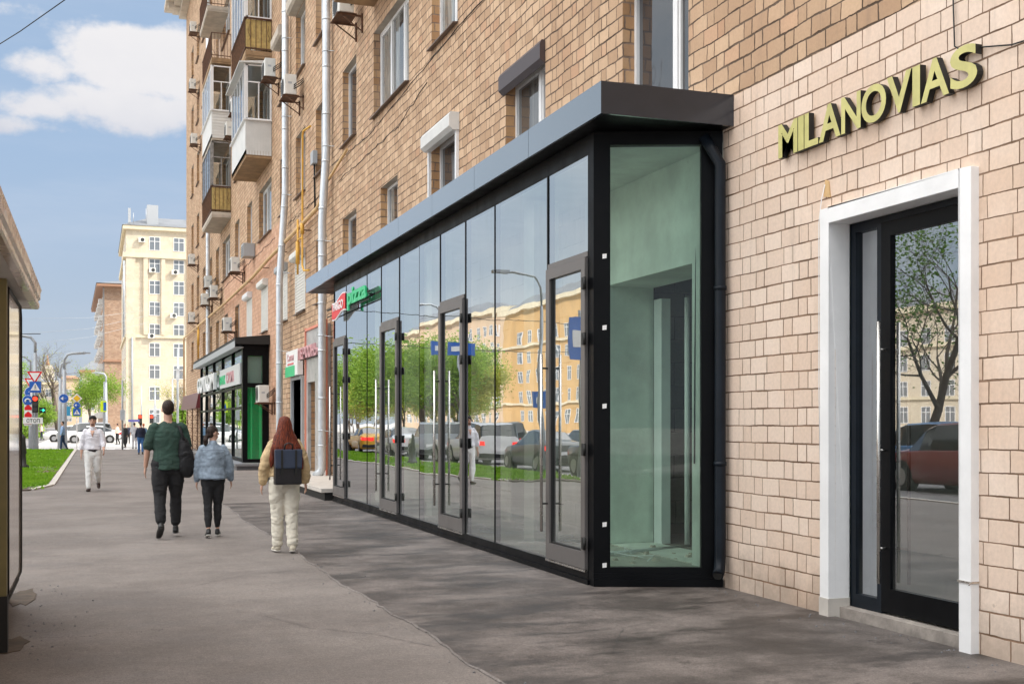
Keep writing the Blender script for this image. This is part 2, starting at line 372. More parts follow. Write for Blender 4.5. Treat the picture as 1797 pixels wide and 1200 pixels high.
M['brownslab'] = pbr('stained_slab', (.34, .22, .12), .85, var=.25, vscale=2.5, bump=.3, bscale=14, dirt=.4)
M['granite'] = pbr('grey_granite', (.14, .14, .15), .45, var=.2, vscale=60, bump=.05)
M['gold'] = pbr('olive_gold_face', (.56, .52, .20), .45, .0, var=.10, vscale=7, spec=.5)
M['blackmatt'] = pbr('black_side', (.010, .010, .009), .6)
M['asph'] = asphalt('worn_asphalt', (.172, .150, .137), (.240, .212, .194), .28)
M['patch'] = asphalt('dark_fresh_asphalt', (.068, .057, .051), (.185, .160, .146), .90, sc=.9, rough=.70, patchy=.6)
M['road'] = asphalt('road_asphalt', (.17, .165, .165), (.23, .22, .215), .15)
M['paleroad'] = asphalt('pale_road', (.42, .40, .38), (.50, .48, .46), .1)
M['kerb'] = pbr('kerb_stone', (.55, .51, .46), .8, var=.1, vscale=3, bump=.2)
M['paint'] = pbr('road_paint', (.75, .75, .73), .7, var=.1, vscale=3)
M['soil'] = pbr('bare_soil', (.10, .078, .06), .95, var=.35, vscale=5, bump=.8, bscale=14)
M['grass'] = foliage('grass_blades', (.13, .30, .015), (.30, .52, .04), .35)
m_, t, out = newmat('grass_bed'); _p = t.add('ShaderNodeNewGeometry').outputs['Position']
t.l.new(t.add('ShaderNodeBsdfPrincipled', {'Base Color': t.mix(t.ss(t.noise(_p, .55, 6, .7), .46, .6), (.09, .17, .02), (.13, .085, .05)), 'Roughness': .95}).outputs[0], out.inputs[0]); M['grassbed'] = m_
M['leafG'] = foliage('spring_leaf', (.10, .22, .02), (.32, .46, .06), .4)
M['leafD'] = foliage('deep_leaf', (.06, .15, .02), (.16, .30, .04), .35)
M['leafY'] = foliage('yellow_leaf', (.30, .34, .05), (.50, .48, .10), .4)
M['blossom'] = foliage('blossom', (.48, .36, .25), (.62, .50, .36), .3)
M['bark'] = pbr('bark', (.11, .085, .065), .9, var=.3, vscale=8, bump=.6, bscale=22)
M['pane'] = housepane('dwelling_pane')
M['glassA'] = glass('shop_glass', (.80, .86, .80), ior=2.25, trans=.80, wave=.0022, wscale=.9)
M['glassE'] = glass('green_end_glass', (.76, .97, .88), ior=1.4, trans=.98, wave=.0006)
M['glassD'] = glass('entrance_glass', (.78, .82, .78), ior=1.95, trans=.80, wave=.0006, floor_=.14)
M['glassG'] = glass('green_shop_glass', (.70, .85, .74), ior=1.9, trans=.85, wave=.002)
M['glassW'] = glass('balcony_glass', (.80, .84, .84), ior=1.6, trans=.9)
M['red'] = pbr('sign_red', (.75, .01, .015), .35)
M['signwhite'] = pbr('sign_white', (.85, .85, .85), .4)
M['signgreen'] = pbr('sign_green', (.03, .55, .22), .35)
M['signblue'] = pbr('sign_blue', (.02, .12, .50), .35)
M['signyellow'] = pbr('sign_yellow', (.90, .55, .02), .4)
M['lime'] = pbr('sign_lime', (.65, .85, .02), .4)
M['pink'] = pbr('sign_pink', (.62, .34, .36), .5)
M['plategrey'] = pbr('grey_plate', (.42, .44, .46), .5, .2)
M['steelgrey'] = pbr('lamp_post_grey', (.36, .39, .42), .45, .3, var=.08)
M['lred'] = pbr('red_signal', (.8, .02, .01), .3, emit=(1, .03, .01), es=3)
M['lgreen'] = pbr('green_signal', (.02, .6, .35), .3, emit=(.05, 1, .6), es=1.5)
M['litdark'] = pbr('signal_housing', (.015, .015, .015), .5)

# ------------------------------------------------------------------ ground
def struct(name, mb, mat): o = mb.build(name, mat); o['kind'] = 'structure'; return o
g = MB(); g.quad((-900, -300, -.14), (900, -300, -.14), (900, 1500, -.14), (-900, 1500, -.14)); struct('ground', g, M['paleroad'])
sw = MB(); sw.prism([(-4.2, -14), (5.8, -14), (5.8, 74), (-.95, 74), (-.95, 32.2), (-1.35, 29.9), (-4.2, 29.5)], -.14, 0); struct('pavement', sw, M['asph'])
rng = random.Random(3)
edge = []
yy = -8.
while yy < 23.7:
    edge.append((2.37+.035*math.sin(yy*.9)+rng.uniform(-.014, .014)+.018*math.sin(yy*3.1), yy)); yy += rng.uniform(.08, .22)
edge.append((2.38, 23.75))
top = [(x_, 23.75+rng.uniform(-.015, .015)) for x_ in [2.6+.2*i for i in range(17)]]
poly = edge+top+[(5.8, -8)]
pa = MB(); n_ = len(poly); pa.prism(poly, .003, .012); struct('repaired_pavement', pa, M['patch'])
kb = MB()
for i in range(len(edge)-1):
    (xa, ya), (xb, yb) = edge[i], edge[i+1]
    w_ = .006+.012*abs(math.sin(i*2.3))
    kb.hexa([(xa-w_, ya, .002), (xa, ya, .002), (xb, yb, .002), (xb-w_, yb, .002), (xa-w_, ya, .006), (xa, ya, .013), (xb, yb, .013), (xb-w_, yb, .006)])
struct('pavement_joint', kb, asphalt('joint_asphalt', (.15, .13, .12), (.24, .215, .20), .2, agg=120))
kb = MB()
kp = [(-.95, 74), (-.95, 32.2), (-1.4, 29.9)]
for y0 in [32.2+1.03*i for i in range(41)]: kb.box(-1.10, -.95, y0, y0+1.0, -.1, .035)
kb.beam((-1.03, 32.15, -.03), (-1.42, 30.1, -.03), .15, .13)
struct('kerb', kb, M['kerb'])
kb = MB()
for y0 in [-14+1.5*i for i in range(59)]: kb.box(-4.36, -4.2, y0, y0+1.48, -.13, .02)
struct('road_kerb', kb, M['kerb'])
rd = MB(); rd.quad((-30, -40, -.135), (-4.36, -40, -.135), (-4.36, 420, -.135), (-30, 420, -.135)); struct('road', rd, M['road'])
rp = MB()
for i in range(40):
    y0 = -10+i*7.
    if 74 < y0 < 120: continue
    for x0 in (-8.2, -11.6, -19.5, -23): rp.box(x0-.06, x0+.06, y0, y0+3.4, -.1345, -.130)
rp.box(-15.2, -15.0, -20, 74, -.1345, -.130)
for i in range(12): rp.box(-1+i*.9, -.5+i*.9, 78, 81.5, -.139, -.134)
struct('road_marking', rp, M['paint'])
fp = MB(); fp.box(-46, -30, -40, 420, -.14, .02); struct('far_pavement', fp, M['paleroad'])
gb = MB(); gb.prism([(-4.2, 29.6), (-1.5, 29.95), (-1.12, 32.2), (-1.12, 74), (-4.2, 74)], -.1, .025); struct('grass_verge', gb, M['grassbed'])
so_ = MB(); so_.prism([(-4.15, 29.45), (-1.45, 29.8), (-1.3, 31.1), (-2.2, 30.9), (-3.2, 31.3), (-4.15, 31.0)], 0, .034); struct('bare_soil', so_, M['soil'])
gr = MB(); rg = random.Random(5)
for i in range(30000):
    yy = 30.2+43.5*rg.random()**1.5; x = rg.uniform(-4.15, -1.14)
    if noise.noise(Vector((x*.9, yy*.28, 0))) > .16 and rg.random() < .85: continue
    if yy < 31.4 and rg.random() < .85: continue
    h = rg.uniform(.035, .09)*(1+.5*noise.noise(Vector((x, yy*.4, 2)))); w_ = .012+.0006*yy; an = rg.uniform(0, 6.28); lx, ly = rg.uniform(-.03, .03), rg.uniform(-.03, .03)
    i0 = gr.vs([(x-w_*math.cos(an), yy-w_*math.sin(an), .02), (x+w_*math.cos(an), yy+w_*math.sin(an), .02), (x+lx, yy+ly, .02+h)]); gr.face((i0, i0+1, i0+2))
o = gr.build('grass', M['grass']); tag(o, 'short bright green grass on the kerbed verge', 'grass', kind='stuff')

# ------------------------------------------------------------------ main apartment building
B = thing('apartment_building', 'long tan brick apartment block with balconies, pale painted ground floor at right', 'building', (5.8, 0, 0))
Y0, Y1, ZT = -24., 80.5, 28.6
FZ = [4.9, 8.42, 12.08, 15.75, 19.4, 23.1]           # window sills per level
WH = [1.75, 1.86, 1.88, 1.88, 1.88, 1.88]
cols = [(10.75, 12.35, 'big'), (14.82, 16.44, 'n'), (18.9, 20.5, 'n'), (22.15, 25.2, 'w'), (27.0, 28.6, 'n'), (30.7, 32.3, 'n'),
        (34.0, 35.7, 'n'), (37.3, 38.9, 'n'), (40.9, 44.1, 'w'), (46.2, 47.75, 'n'), (50.4, 52.0, 'n'), (54.0, 57.2, 'w'), (58.8, 60.5, 'n'),
        (62.6, 64.2, 'n'), (66.4, 68.0, 'n'), (70.4, 72.1, 'n'), (74.5, 76.2, 'n')]
holes = []; wins = []
for (ua, ub, k) in cols:
    for fl in range(6):
        z0, hh = FZ[fl], WH[fl]
        a_, b_ = ua, ub
        if k == 'w' and fl == 0: a_, b_ = (ua+.9, ub-.7) if ua > 30 else (23.04, 24.54)
        if k == 'w' and fl > 0: z0 -= .1 if fl == 1 else 0
        holes.append((a_, b_, z0, z0+hh)); wins.append((a_, b_, z0, z0+hh, k, fl))
holes += [(6.66, 8.21, -.2, 3.27)]                      # entrance
ANX = [(10.63, 12.75, .17, 3.25), (14.3, 16.2, .17, 3.1), (18.6, 20.4, .17, 3.1)]
holes += ANX
doors_far = [(34.35, 36.1, .35, 2.9), (31.9, 33.0, .25, 2.75)]
holes += doors_far
us = sorted({Y0, Y1, 10.04, 23.9, 39.0, 56.5}|{h[0] for h in holes}|{h[1] for h in holes})
zs = sorted({-.2, 0., 4.76, 4.47, 8.3, ZT}|{h[2] for h in holes}|{h[3] for h in holes})
wall, pink, inner, redw = MB(), MB(), MB(), MB()
for i in range(len(us)-1):
    for j in range(len(zs)-1):
        uc, zc = (us[i]+us[i+1])/2, (zs[j]+zs[j+1])/2
        if any(h[0] < uc < h[1] and h[2] < zc < h[3] for h in holes): continue
        t_ = pink if (zc < 4.76 and uc < 10.04) else inner if (zc < 4.47 and 10.04 < uc < 23.9) else redw if (39. < uc < 56.5 and zc < 8.3) else wall
        t_.quad((5.8, us[i+1], zs[j]), (5.8, us[i], zs[j]), (5.8, us[i], zs[j+1]), (5.8, us[i+1], zs[j+1]))
wall.quad((5.8, Y1, -.2), (5.8, Y1, ZT), (20, Y1, ZT), (20, Y1, -.2)); wall.quad((5.8, Y0, -.2), (20, Y0, -.2), (20, Y0, ZT), (5.8, Y0, ZT))
wall.quad((20, Y0, -.2), (20, Y1, -.2), (20, Y1, ZT), (20, Y0, ZT))
wall.build('wall', M['brick'], B); pink.build('painted_wall', M['pinkbrick'], B); inner.build('plastered_wall', M['blocks'], B)
redw.build('red_painted_wall', M['redbrick'], B)
def reveal(ua, ub, za, zb, par):
    rev = MB()
    D = 6.02 if za > 4 else 6.25
    for q in (((5.8, ub, za), (D, ub, za), (D, ub, zb), (5.8, ub, zb)), ((5.8, ua, za), (5.8, ua, zb), (D, ua, zb), (D, ua, za))): rev.quad(*q)
    rev.mi = 1
    for q in (((5.8, ua, zb), (5.8, ub, zb), (D, ub, zb), (D, ua, zb)), ((5.8, ua, za), (D, ua, za), (D, ub, za), (5.8, ub, za))): rev.quad(*q)
    rev.mi = 0
    rev.build('reveal', [M['reveal'], M['linteldirt']], par)
for h_q in doors_far: reveal(*h_q, B)
# cracks / expansion lines, plinth strip
def crack(p, wdt=.035, amp=.03, seed=1):
    ck = MB()
    r_ = random.Random(seed)
    for k in range(len(p)-1):
        (u0, z0), (u1, z1) = p[k], p[k+1]; n = max(2, int(abs(u1-u0)/.25)+int(abs(z1-z0)/.25))
        pr = (u0, z0)
        for s_ in range(1, n+1):
            q = (u0+(u1-u0)*s_/n, z0+(z1-z0)*s_/n+r_.uniform(-amp, amp)); ck.beam((5.797, pr[0], pr[1]), (5.797, q[0], q[1]), wdt*r_.uniform(.4, 1.1), .01); pr = q
    ck.build('crack', M['blackmatt'], B)
crack([(13.0, 8.25), (18.6, 8.3), (25.5, 8.05), (29.9, 8.25)], .022, .02, 2); crack([(20.8, 7.9), (23.0, 7.6), (29.3, 7.7)], .018, .03, 5)
crack([(31.5, 7.8), (38, 7.9)], .03, .04, 6); crack([(40, 7.9), (60, 8.0)], .03, .04, 7)
# cornice and roof
co = MB()
co.box(5.35, 20.5, Y0, Y1+.45, ZT-.0, ZT+.35); co.box(4.95, 20.8, Y0, Y1+.8, ZT+.35, ZT+.6); co.box(4.45, 21, Y0, Y1+1.3, ZT+.6, ZT+.95)
for y in [Y1-1-2.2*k for k in range(20)]: co.box(4.6, 5.79, y, y+.35, ZT+.2, ZT+.6)
co.build('cornice', M['concrete'], B); ro = MB(); ro.box(4.5, 21, Y0, Y1+1.2, ZT+.951, ZT+1.1); ro.build('roof', M['plategrey'], B)

def visible(ub, z0): return 741-(z0-1.62)*(2228.3)/max(ub, 1)*.9 > -60
def window(ua, ub, za, zb, k, fl, sill=True):
    f = MB(); D0, D1 = 5.95, 6.01; fw = .06
    f.box(D0, D1, ua, ua+fw, za, zb); f.box(D0, D1, ub-fw, ub, za, zb); f.box(D0, D1, ua+fw, ub-fw, za, za+fw); f.box(D0, D1, ua+fw, ub-fw, zb-fw, zb)
    wdt = ub-ua
    parts = [0, .36, 1] if wdt < 2 else [0, .27, .73, 1]
    if k == 'w' and fl > 0: parts = [0, .3, .66, 1]
    for i in range(1, len(parts)-1):
        yv = ua+wdt*parts[i]; f.box(D0-.004, D1, yv-.05, yv+.05, za+fw, zb-fw)
    for i in range(len(parts)-1):           # inner sash
        a0, a1 = ua+wdt*parts[i]+.055, ua+wdt*parts[i+1]-.055
        if i % 2 == 0:
            for q in ((a0, a0+.04, za+fw, zb-fw), (a1-.04, a1, za+fw, zb-fw), (a0+.04, a1-.04, za+fw, za+fw+.04), (a0+.04, a1-.04, zb-fw-.04, zb-fw)):
                f.box(D0+.012, D1-.006, *q)
    fo = f.build('window', M['pvc'], B)
    p = MB(); p.quad((5.99, ub-fw, za+fw), (5.99, ua+fw, za+fw), (5.99, ua+fw, zb-fw), (5.99, ub-fw, zb-fw)); p.build('pane', M['pane'], fo)
    if sill:
        s_ = MB(); s_.hexa([(5.70, ua-.03, za-.05), (5.70, ub+.03, za-.05), (5.95, ub+.03, za-.008), (5.95, ua-.03, za-.008),
                           (5.70, ua-.03, za-.03), (5.70, ub+.03, za-.03), (5.95, ub+.03, za+.012), (5.95, ua-.03, za+.012)])
        s_.build('sill', M['sill'], fo)
    reveal(ua, ub, za, zb, fo)
    return fo
def shutterbox(ua, ub, zt, mat, depth=.24, drop=0, h=.24):
    s_ = MB(); x0 = 5.798-depth
    pr = [(5.798, zt), (5.798, zt+h), (x0+.03, zt+h), (x0, zt+h-.05), (x0, zt+.06), (x0+.07, zt)]
    n = len(pr); i = s_.vs([(x, ua, z) for x, z in pr]+[(x, ub, z) for x, z in pr])
    s_.face([i+k for k in range(n)]); s_.face([i+n+k for k in range(n)][::-1])
    for k in range(n): s_.face([i+k, i+n+k, i+n+(k+1) % n, i+(k+1) % n])
    so2 = s_.build('shutter_box', mat, B)
    if drop:
        g_ = MB(); z = zt
        while z > drop: g_.box(5.795, 5.83, ua+.08, ub-.08, z-.078, z-.022); z -= .09
        g_.box(5.81, 5.822, ua+.08, ub-.08, drop, zt); g_.box(5.786, 5.84, ua, ua+.08, drop-.05, zt-.003); g_.box(5.786, 5.84, ub-.08, ub, drop-.05, zt-.003)
        g_.build('shutter_slats', M['acw'], so2)
nw = 0
for (ua, ub, za, zb, k, fl) in wins:
    tmin = 5.8/(.9413*(1797-165.)); 
    # only the ones the photograph could show
    yb = 741-(za-1.62)*2228/(ub*1.06)
    shut = fl == 0 and ua > 33
    window(ua, ub, za, zb, k, fl); nw += 1
shutterbox(14.82, 16.55, 6.52, pbr('brown_shutter_box', (.085, .065, .065), .4, .3), .08, h=.32)
shutterbox(18.8, 20.62, 6.55, M['siding'], .18, 0, h=.30)
for y_g in (18.82, 20.54): g_ = MB(); g_.box(5.75, 5.799, y_g, y_g+.08, 4.9, 6.715); g_.build('shutter_guide', M['pvc'], B)
for (a_, b_, dr, mt) in ((34.0, 35.8, 4.98, 'acw'), (37.3, 38.95, 4.95, 'plategrey'), (41.75, 43.45, 4.95, 'acw'), (46.15, 47.8, 4.95, 'pvc')):
    shutterbox(a_, b_, 6.48, M[mt], .2, dr)
shutterbox(33.95, 35.75, 14.0, M['concrete'], .3, 0, .4); shutterbox(37.3, 39.0, 14.0-.1, M['concrete'], .3, 0, .35)

# ---- balconies (parts of the building)
def balcony(ua, ub, zf, style, depth=.88, glaze=None, slabmat='concrete', roof=None, height=1.15):
    x0 = 5.8-depth
    s_ = MB(); s_.box(x0, 5.799, ua, ub, zf-.16, zf); s_.box(x0+.02, 5.799, ua+.02, ub-.02, zf-.24, zf-.161)
    so2 = s_.build('balcony', M[slabmat], B)
    r_ = MB(); zr = zf+height
    if style == 'yellow':
        r_.box(x0+.03, x0+.045, ua+.03, ub-.03, zf+.05, zr-.03); r_.box(x0+.045, 5.79, ua+.03, ua+.045, zf+.05, zr-.03); r_.box(x0+.045, 5.79, ub-.045, ub-.03, zf+.05, zr-.03)
        r_.mi = 1
        for z in (zf+.08, zr): r_.beam((x0, ua, z), (x0, ub, z), .04); r_.beam((x0, ua, z), (5.79, ua, z), .04); r_.beam((x0, ub, z), (5.79, ub, z), .04)
        y = ua
        while y < ub: r_.beam((x0, y, zf), (x0, y, zr), .018); y += .17
        for q in range(6): x = x0+(5.79-x0)*q/5; r_.beam((x, ua, zf), (x, ua, zr), .018); r_.beam((x, ub, zf), (x, ub, zr), .018)
        for q in (.12, depth-.12):          # scrolls
            pts = [(x0+q+.05*math.sin(a_*.7)*(1-a_/14), ua-.012, zf+.35+.045*a_) for a_ in range(13)]; r_.tube(pts, .009, 4)
        if height > 1: r_.box(x0-.04, x0+.06, ua-.04, ub, zr+.01, zr+.03); r_.box(x0+.06, 5.79, ua-.04, ua+.06, zr+.01, zr+.03)
        r_.build('railing', [M['yellowboard'], M['rust']], so2)
    elif style == 'vsiding' or style == 'hsiding':
        r_.box(x0, x0+.03, ua, ub, zf-.15, zr); r_.box(x0+.03, 5.79, ub-.03, ub, zf-.15, zr)
        if style == 'vsiding':
            n = 9
            for q in range(n): xa = x0+.03+(5.79-x0-.03)*q/n; r_.box(xa+.004, xa+(5.79-x0-.03)/n-.004, ua-.004, ua+.01, zf-.15, zr)
            r_.box(x0+.03, 5.79, ua+.01, ua+.03, zf-.15, zr)
        else:
            n = 9
            for q in range(n): za = zf-.15+(zr-zf+.15)*q/n; r_.hexa([(x0+.03, ua-.02, za), (5.79, ua-.02, za), (5.79, ua+.02, za), (x0+.03, ua+.02, za), (x0+.03, ua-.004, za+.13), (5.79, ua-.004, za+.13), (5.79, ua+.02, za+.13), (x0+.03, ua+.02, za+.13)])
        r_.mi = 1; r_.box(x0-.08, x0+.04, ua-.08, ub+.03, zr+.001, zr+.035); r_.box(x0+.04, 5.79, ua-.08, ua+.04, zr+.001, zr+.035)
        r_.build('railing', [M['siding'], M['pvc']], so2)
    elif style == 'bars':
        for z in (zf+.1, zr): r_.beam((x0, ua, z), (x0, ub, z), .03); r_.beam((x0, ua, z), (5.79, ua, z), .03)
        y = ua
        while y < ub: r_.beam((x0, y, zf), (x0, y, zr), .016); y += .14
        for q in range(7): x = x0+(5.79-x0)*q/6; r_.beam((x, ua, zf), (x, ua, zr), .016)
        pts = [(x0+.05+.2*q/8, ua-.01, zf+.1+.25*(1-q/8)**2) for q in range(9)]; r_.tube(pts, .01, 4)
        r_.build('railing', M['rust'], so2)
    if glaze:
        fm = M[glaze[0]]; zt = glaze[1]; f = MB(); zb = zr+.03; xo = x0+.02
        n = 5; 
        for q in range(n+1): y = ua+.04+(ub-ua-.08)*q/n; f.beam((xo, y, zb), (xo, y, zt), .06 if q in (0, n) else .045)
        for z in (zb+.03, zt-.03): f.beam((xo, ua+.03, z), (xo, ub-.03, z), .05); f.beam((xo, ua+.03, z), (5.78, ua+.03, z), .05)
        f.beam((xo, ua+.03, zb+1.3), (5.78, ua+.03, zb+1.3), .045); f.beam((xo, ua+.04, zb), (xo, ua+.04, zt), .13, .07)
        f.beam((5.76, ua+.03, zb), (5.76, ua+.03, zt), .06); f.beam(((xo+5.78)/2, ua+.03, zb), ((xo+5.78)/2, ua+.03, zb+1.3), .04)
        f.beam((5.77, ub-.03, zb), (5.77, ub-.03, zt), .05)
        fo = f.build('glazing_frame', fm, so2)
        p = MB(); p.quad((xo, ub, zb), (xo, ua, zb), (xo, ua, zt), (xo, ub, zt)); p.quad((xo, ua+.03, zb), (5.78, ua+.03, zb), (5.78, ua+.03, zt), (xo, ua+.03, zt))
        p.quad((xo, ub-.03, zb), (xo, ub-.03, zt), (5.78, ub-.03, zt), (5.78, ub-.03, zb)); p.build('glazing', M['glassW'], so2)
    if roof:
        z = glaze[1]; f = MB(); f.hexa([(x0-.22, ua-.12, z), (5.79, ua-.12, z+.04), (5.79, ub+.1, z+.04), (x0-.22, ub+.1, z), (x0-.22, ua-.12, z+.04), (5.79, ua-.12, z+.16), (5.79, ub+.1, z+.16), (x0-.22, ub+.1, z+.04)])
        f.build('balcony_roof', M[roof], so2)
M['greywood'] = pbr('grey_wood', (.26, .25, .24), .7, var=.3, vscale=9)
balcony(40.8, 45.0, 10.98, 'vsiding', .9, ('pvc', 13.95), 'brownslab', 'siding', 1.03)
balcony(40.8, 45.0, 14.42, 'yellow', .9, ('pvc', 17.9), 'brownslab', None, 1.1)
balcony(40.8, 45.0, 18.2, 'hsiding', .9, ('pvc', 21.5), 'brownslab', 'siding', 1.1)
balcony(53.6, 58.3, 11.05, 'yellow', .85, ('greywood', 14.2), 'concrete', None, 1.12)
balcony(53.6, 58.3, 14.5, 'hsiding', .85, ('pvc', 17.6), 'concrete', None, 1.05)
balcony(53.6, 58.3, 17.95, 'bars', .85, None, 'brownslab', None, 1.1)
balcony(54.6, 58.6, 20.6, 'bars', .95, None, 'concrete', None, 1.1)
balcony(21.9, 25.2, 11.0, 'yellow', .9, None, 'brownslab', None, 1.1)

# ---- rooms behind ground floor openings
rm = MB()
def room(mb, x0, x1, y0, y1, z0, z1, front=True):
    mb.quad((x1, y1, z0), (x1, y0, z0), (x1, y0, z1), (x1, y1, z1)); mb.quad((x0, y1, z0), (x1, y1, z0), (x1, y1, z1), (x0, y1, z1)); mb.quad((x0, y0, z0), (x0, y0, z1), (x1, y0, z1), (x1, y0, z0))
    mb.quad((x0, y0, z1), (x0, y1, z1), (x1, y1, z1), (x1, y0, z1)); mb.quad((x0, y0, z0), (x1, y0, z0), (x1, y1, z0), (x0, y1, z0))
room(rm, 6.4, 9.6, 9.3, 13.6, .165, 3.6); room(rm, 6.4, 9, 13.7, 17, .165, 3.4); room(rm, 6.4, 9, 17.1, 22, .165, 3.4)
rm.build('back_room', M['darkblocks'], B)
rm = MB(); room(rm, 6.25, 10, 5.6, 9.2, .08, 3.6); rm.build('entrance_room', M['plaster'], B)
rm = MB(); rm.box(6.25, 8.2, 8.23, 8.35, .08, 3.6); rm.build('room_partition', M['white'], B)
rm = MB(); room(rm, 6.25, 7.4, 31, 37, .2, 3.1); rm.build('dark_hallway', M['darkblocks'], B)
jb = MB()
for (ua, ub, za, zb) in ANX:
    jb.quad((5.8, ub, za), (6.4, ub, za), (6.4, ub, zb), (5.8, ub, zb)); jb.quad((5.8, ua, za), (5.8, ua, zb), (6.4, ua, zb), (6.4, ua, za))
    jb.quad((5.8, ua, zb), (5.8, ub, zb), (6.4, ub, zb), (6.4, ua, zb)); jb.quad((5.8, ua, za-.002), (6.4, ua, za-.002), (6.4, ub, za-.002), (5.8, ub, za-.002))
jb.build('opening_jamb', M['plaster'], B)
jb = MB(); jb.box(5.775, 5.797, 10.05, 10.63, .16, 4.36); jb.box(5.775, 5.797, 12.751, 13.4, .16, 4.36); jb.box(5.775, 5.797, 10.631, 12.75, 3.25, 4.36); jb.box(5.775, 5.797, 19.9+.6, 23.8, .16, 4.3)
jb.build('plaster_coat', M['plaster'], B)
pr = MB(); pr.box(6.38, 6.5, 12.5, 12.7, .17, 3.1); pr.tube([(6.62, 12.3, .17), (6.62, 12.3, 3.1)], .035); pr.build('white_riser', M['white'], B)
rdr = MB()
for q in range(12): rdr.box(7.6+q*.09, 7.67+q*.09, 13.45, 13.55, .3, 1.0)
rdr.build('radiator', M['plategrey'], B)

# ---- entrance with white surround
su = MB(); X0, X1 = 5.73, 5.94
su.box(X0, X1, 8.21, 8.33, -.02, 3.40); su.box(X0, X1, 6.54, 6.66, -.02, 3.40); su.box(X0, X1, 6.66, 8.21, 3.27, 3.40)
su.build('door_surround', M['white'], B, bevel=.006)
pt = MB(); pt.mi = 0
pt.box(X0-.004, X1, 8.205, 8.336, -.01, .16); pt.build('surround_repair', M['kerb'], B)
th = MB(); th.box(5.84, 6.3, 6.66, 8.21, -.02, .09); th.build('threshold', pbr('dirty_concrete', (.30, .265, .235), .9, var=.25, vscale=6, bump=.5, dirt=.4), B)
st_ = MB(); st_.box(5.722, 5.95, 6.534, 6.67, .50, .515); st_.tube([(5.72, 6.53, .507), (5.68, 6.5, .50)], .006, 6); st_.build('strap', M['chrome'], B)
df = MB()
df.box(5.95, 6.02, 8.14, 8.21, .09, 3.27); df.box(5.95, 6.02, 7.80, 7.86, .09, 3.27); df.box(5.95, 6.02, 6.66, 6.70, .09, 3.27)
df.box(5.95, 6.02, 7.86, 8.14, 3.19, 3.27); df.box(5.95, 6.02, 7.86, 8.14, .09, .2); df.box(5.95, 6.02, 6.70, 7.80, 3.22, 3.27)
dfo = df.build('door_frame', M['bluesteel'], B)
p = MB(); p.quad((5.985, 8.14, .2), (5.985, 7.86, .2), (5.985, 7.86, 3.19), (5.985, 8.14, 3.19)); p.build('sidelight', M['glassD'], dfo)
dl = MB()
dl.box(5.94, 6.0, 7.68, 7.795, .11, 3.215); dl.box(5.94, 6.0, 6.705, 6.82, .11, 3.215); dl.box(5.94, 6.0, 6.82, 7.68, 3.10, 3.215); dl.box(5.94, 6.0, 6.82, 7.68, .11, .30)
dlo = dl.build('door', M['black'], B)
p = MB(); p.quad((5.965, 7.68, .30), (5.965, 6.82, .30), (5.965, 6.82, 3.10), (5.965, 7.68, 3.10)); p.build('door_pane', M['glassD'], dlo)
h_ = MB(); h_.tube([(5.87, 7.735, .34), (5.87, 7.735, 2.42)], .016, 12)
for z in (.62, 1.4, 2.2): h_.tube([(5.87, 7.735, z), (5.945, 7.735, z)], .009, 8)
h_.build('door_handle', M['chrome'], dlo)
h_ = MB(); h_.tube([(6.07, 7.62, .34), (6.07, 7.62, 2.42)], .014, 10)
for z in (.62, 2.15): h_.tube([(6.07, 7.62, z), (6.0, 7.70, z)], .009, 8)
h_.build('door_handle', M['bronze'], dlo)
cb = MB(); cb.tube([(5.79, 8.34, 3.62), (5.77, 8.36, 3.5), (5.75, 8.37, 3.3), (5.75, 8.37, 1.9), (5.77, 8.38, 1.2)], .004, 5); cb.build('cable', M['white'], B)
sp = MB(); sp.hexa([(5.79, 8.27, 3.5), (5.799, 8.27, 3.5), (5.799, 8.36, 3.52), (5.79, 8.36, 3.52), (5.79, 8.29, 3.64), (5.799, 8.29, 3.64), (5.799, 8.34, 3.66), (5.79, 8.34, 3.66)]); sp.build('foam_patch', M['gas2'], B)
wr = MB(); wr.tube([(5.78, 6.78, 4.75), (5.78, 6.76, 4.3), (5.78, 6.72, 4.27), (5.77, 6.2, 4.14), (5.77, 5.6, 4.1)], .006, 5); wr.build('wall_wire', M['blackmatt'], B)
pb = MB(); pb.box(5.74, 5.8, 5.55, 5.95, 1.9, 2.35); pb.build('wall_plate', M['white'], B)

# far doors between the drainpipes
fd = MB()
fd.box(5.72, 6.2, 36.1, 36.25, .0, 3.0); fd.box(5.72, 6.2, 34.2, 34.35, .0, 3.0); fd.box(5.72, 6.2, 34.35, 36.1, 2.9, 3.0); fd.build('door_surround', M['plategrey'], B)
fd = MB(); fd.box(6.05, 6.1, 34.36, 36.09, .2, 2.88); fd.build('door', pbr('dark_grey_door', (.07, .07, .065), .5), B)
fd = MB(); fd.box(5.9, 6.04, 34.36, 34.75, .2, 2.88); fd.build('door_leaf', M['steelgrey'], B)
fd = MB(); fd.box(5.70, 5.79, 33.02, 33.3, .2, 4.2); fd.box(5.70, 5.79, 30.1, 31.88, .2, 4.2); fd.box(5.70, 5.79, 31.88, 33.02, 2.75, 4.2); fd.build('marble_panel', pbr('grey_marble', (.42, .41, .40), .35, var=.2, vscale=5), B)
fd = MB(); fd.box(5.66, 5.70, 33.25, 33.32, .2, 4.3); fd.box(5.66, 5.70, 30.05, 30.12, .2, 4.3); fd.box(5.66, 5.70, 30.1, 33.3, 4.2, 4.27); fd.build('red_trim', pbr('coral_trim', (.72, .25, .17), .5), B)
# steps
stp = thing('porch_step', 'low pale stone porch step behind the near glass shopfront', 'step', (5, 27, 0))
s_ = MB(); s_.box(4.42, 5.79, 24.0, 33.6, .17, .25); s_.mi = 1; s_.box(4.5, 5.79, 24.05, 33.6, -.05, .17); s_.build('tread', [M['kerb'], M['blackmatt']], stp)

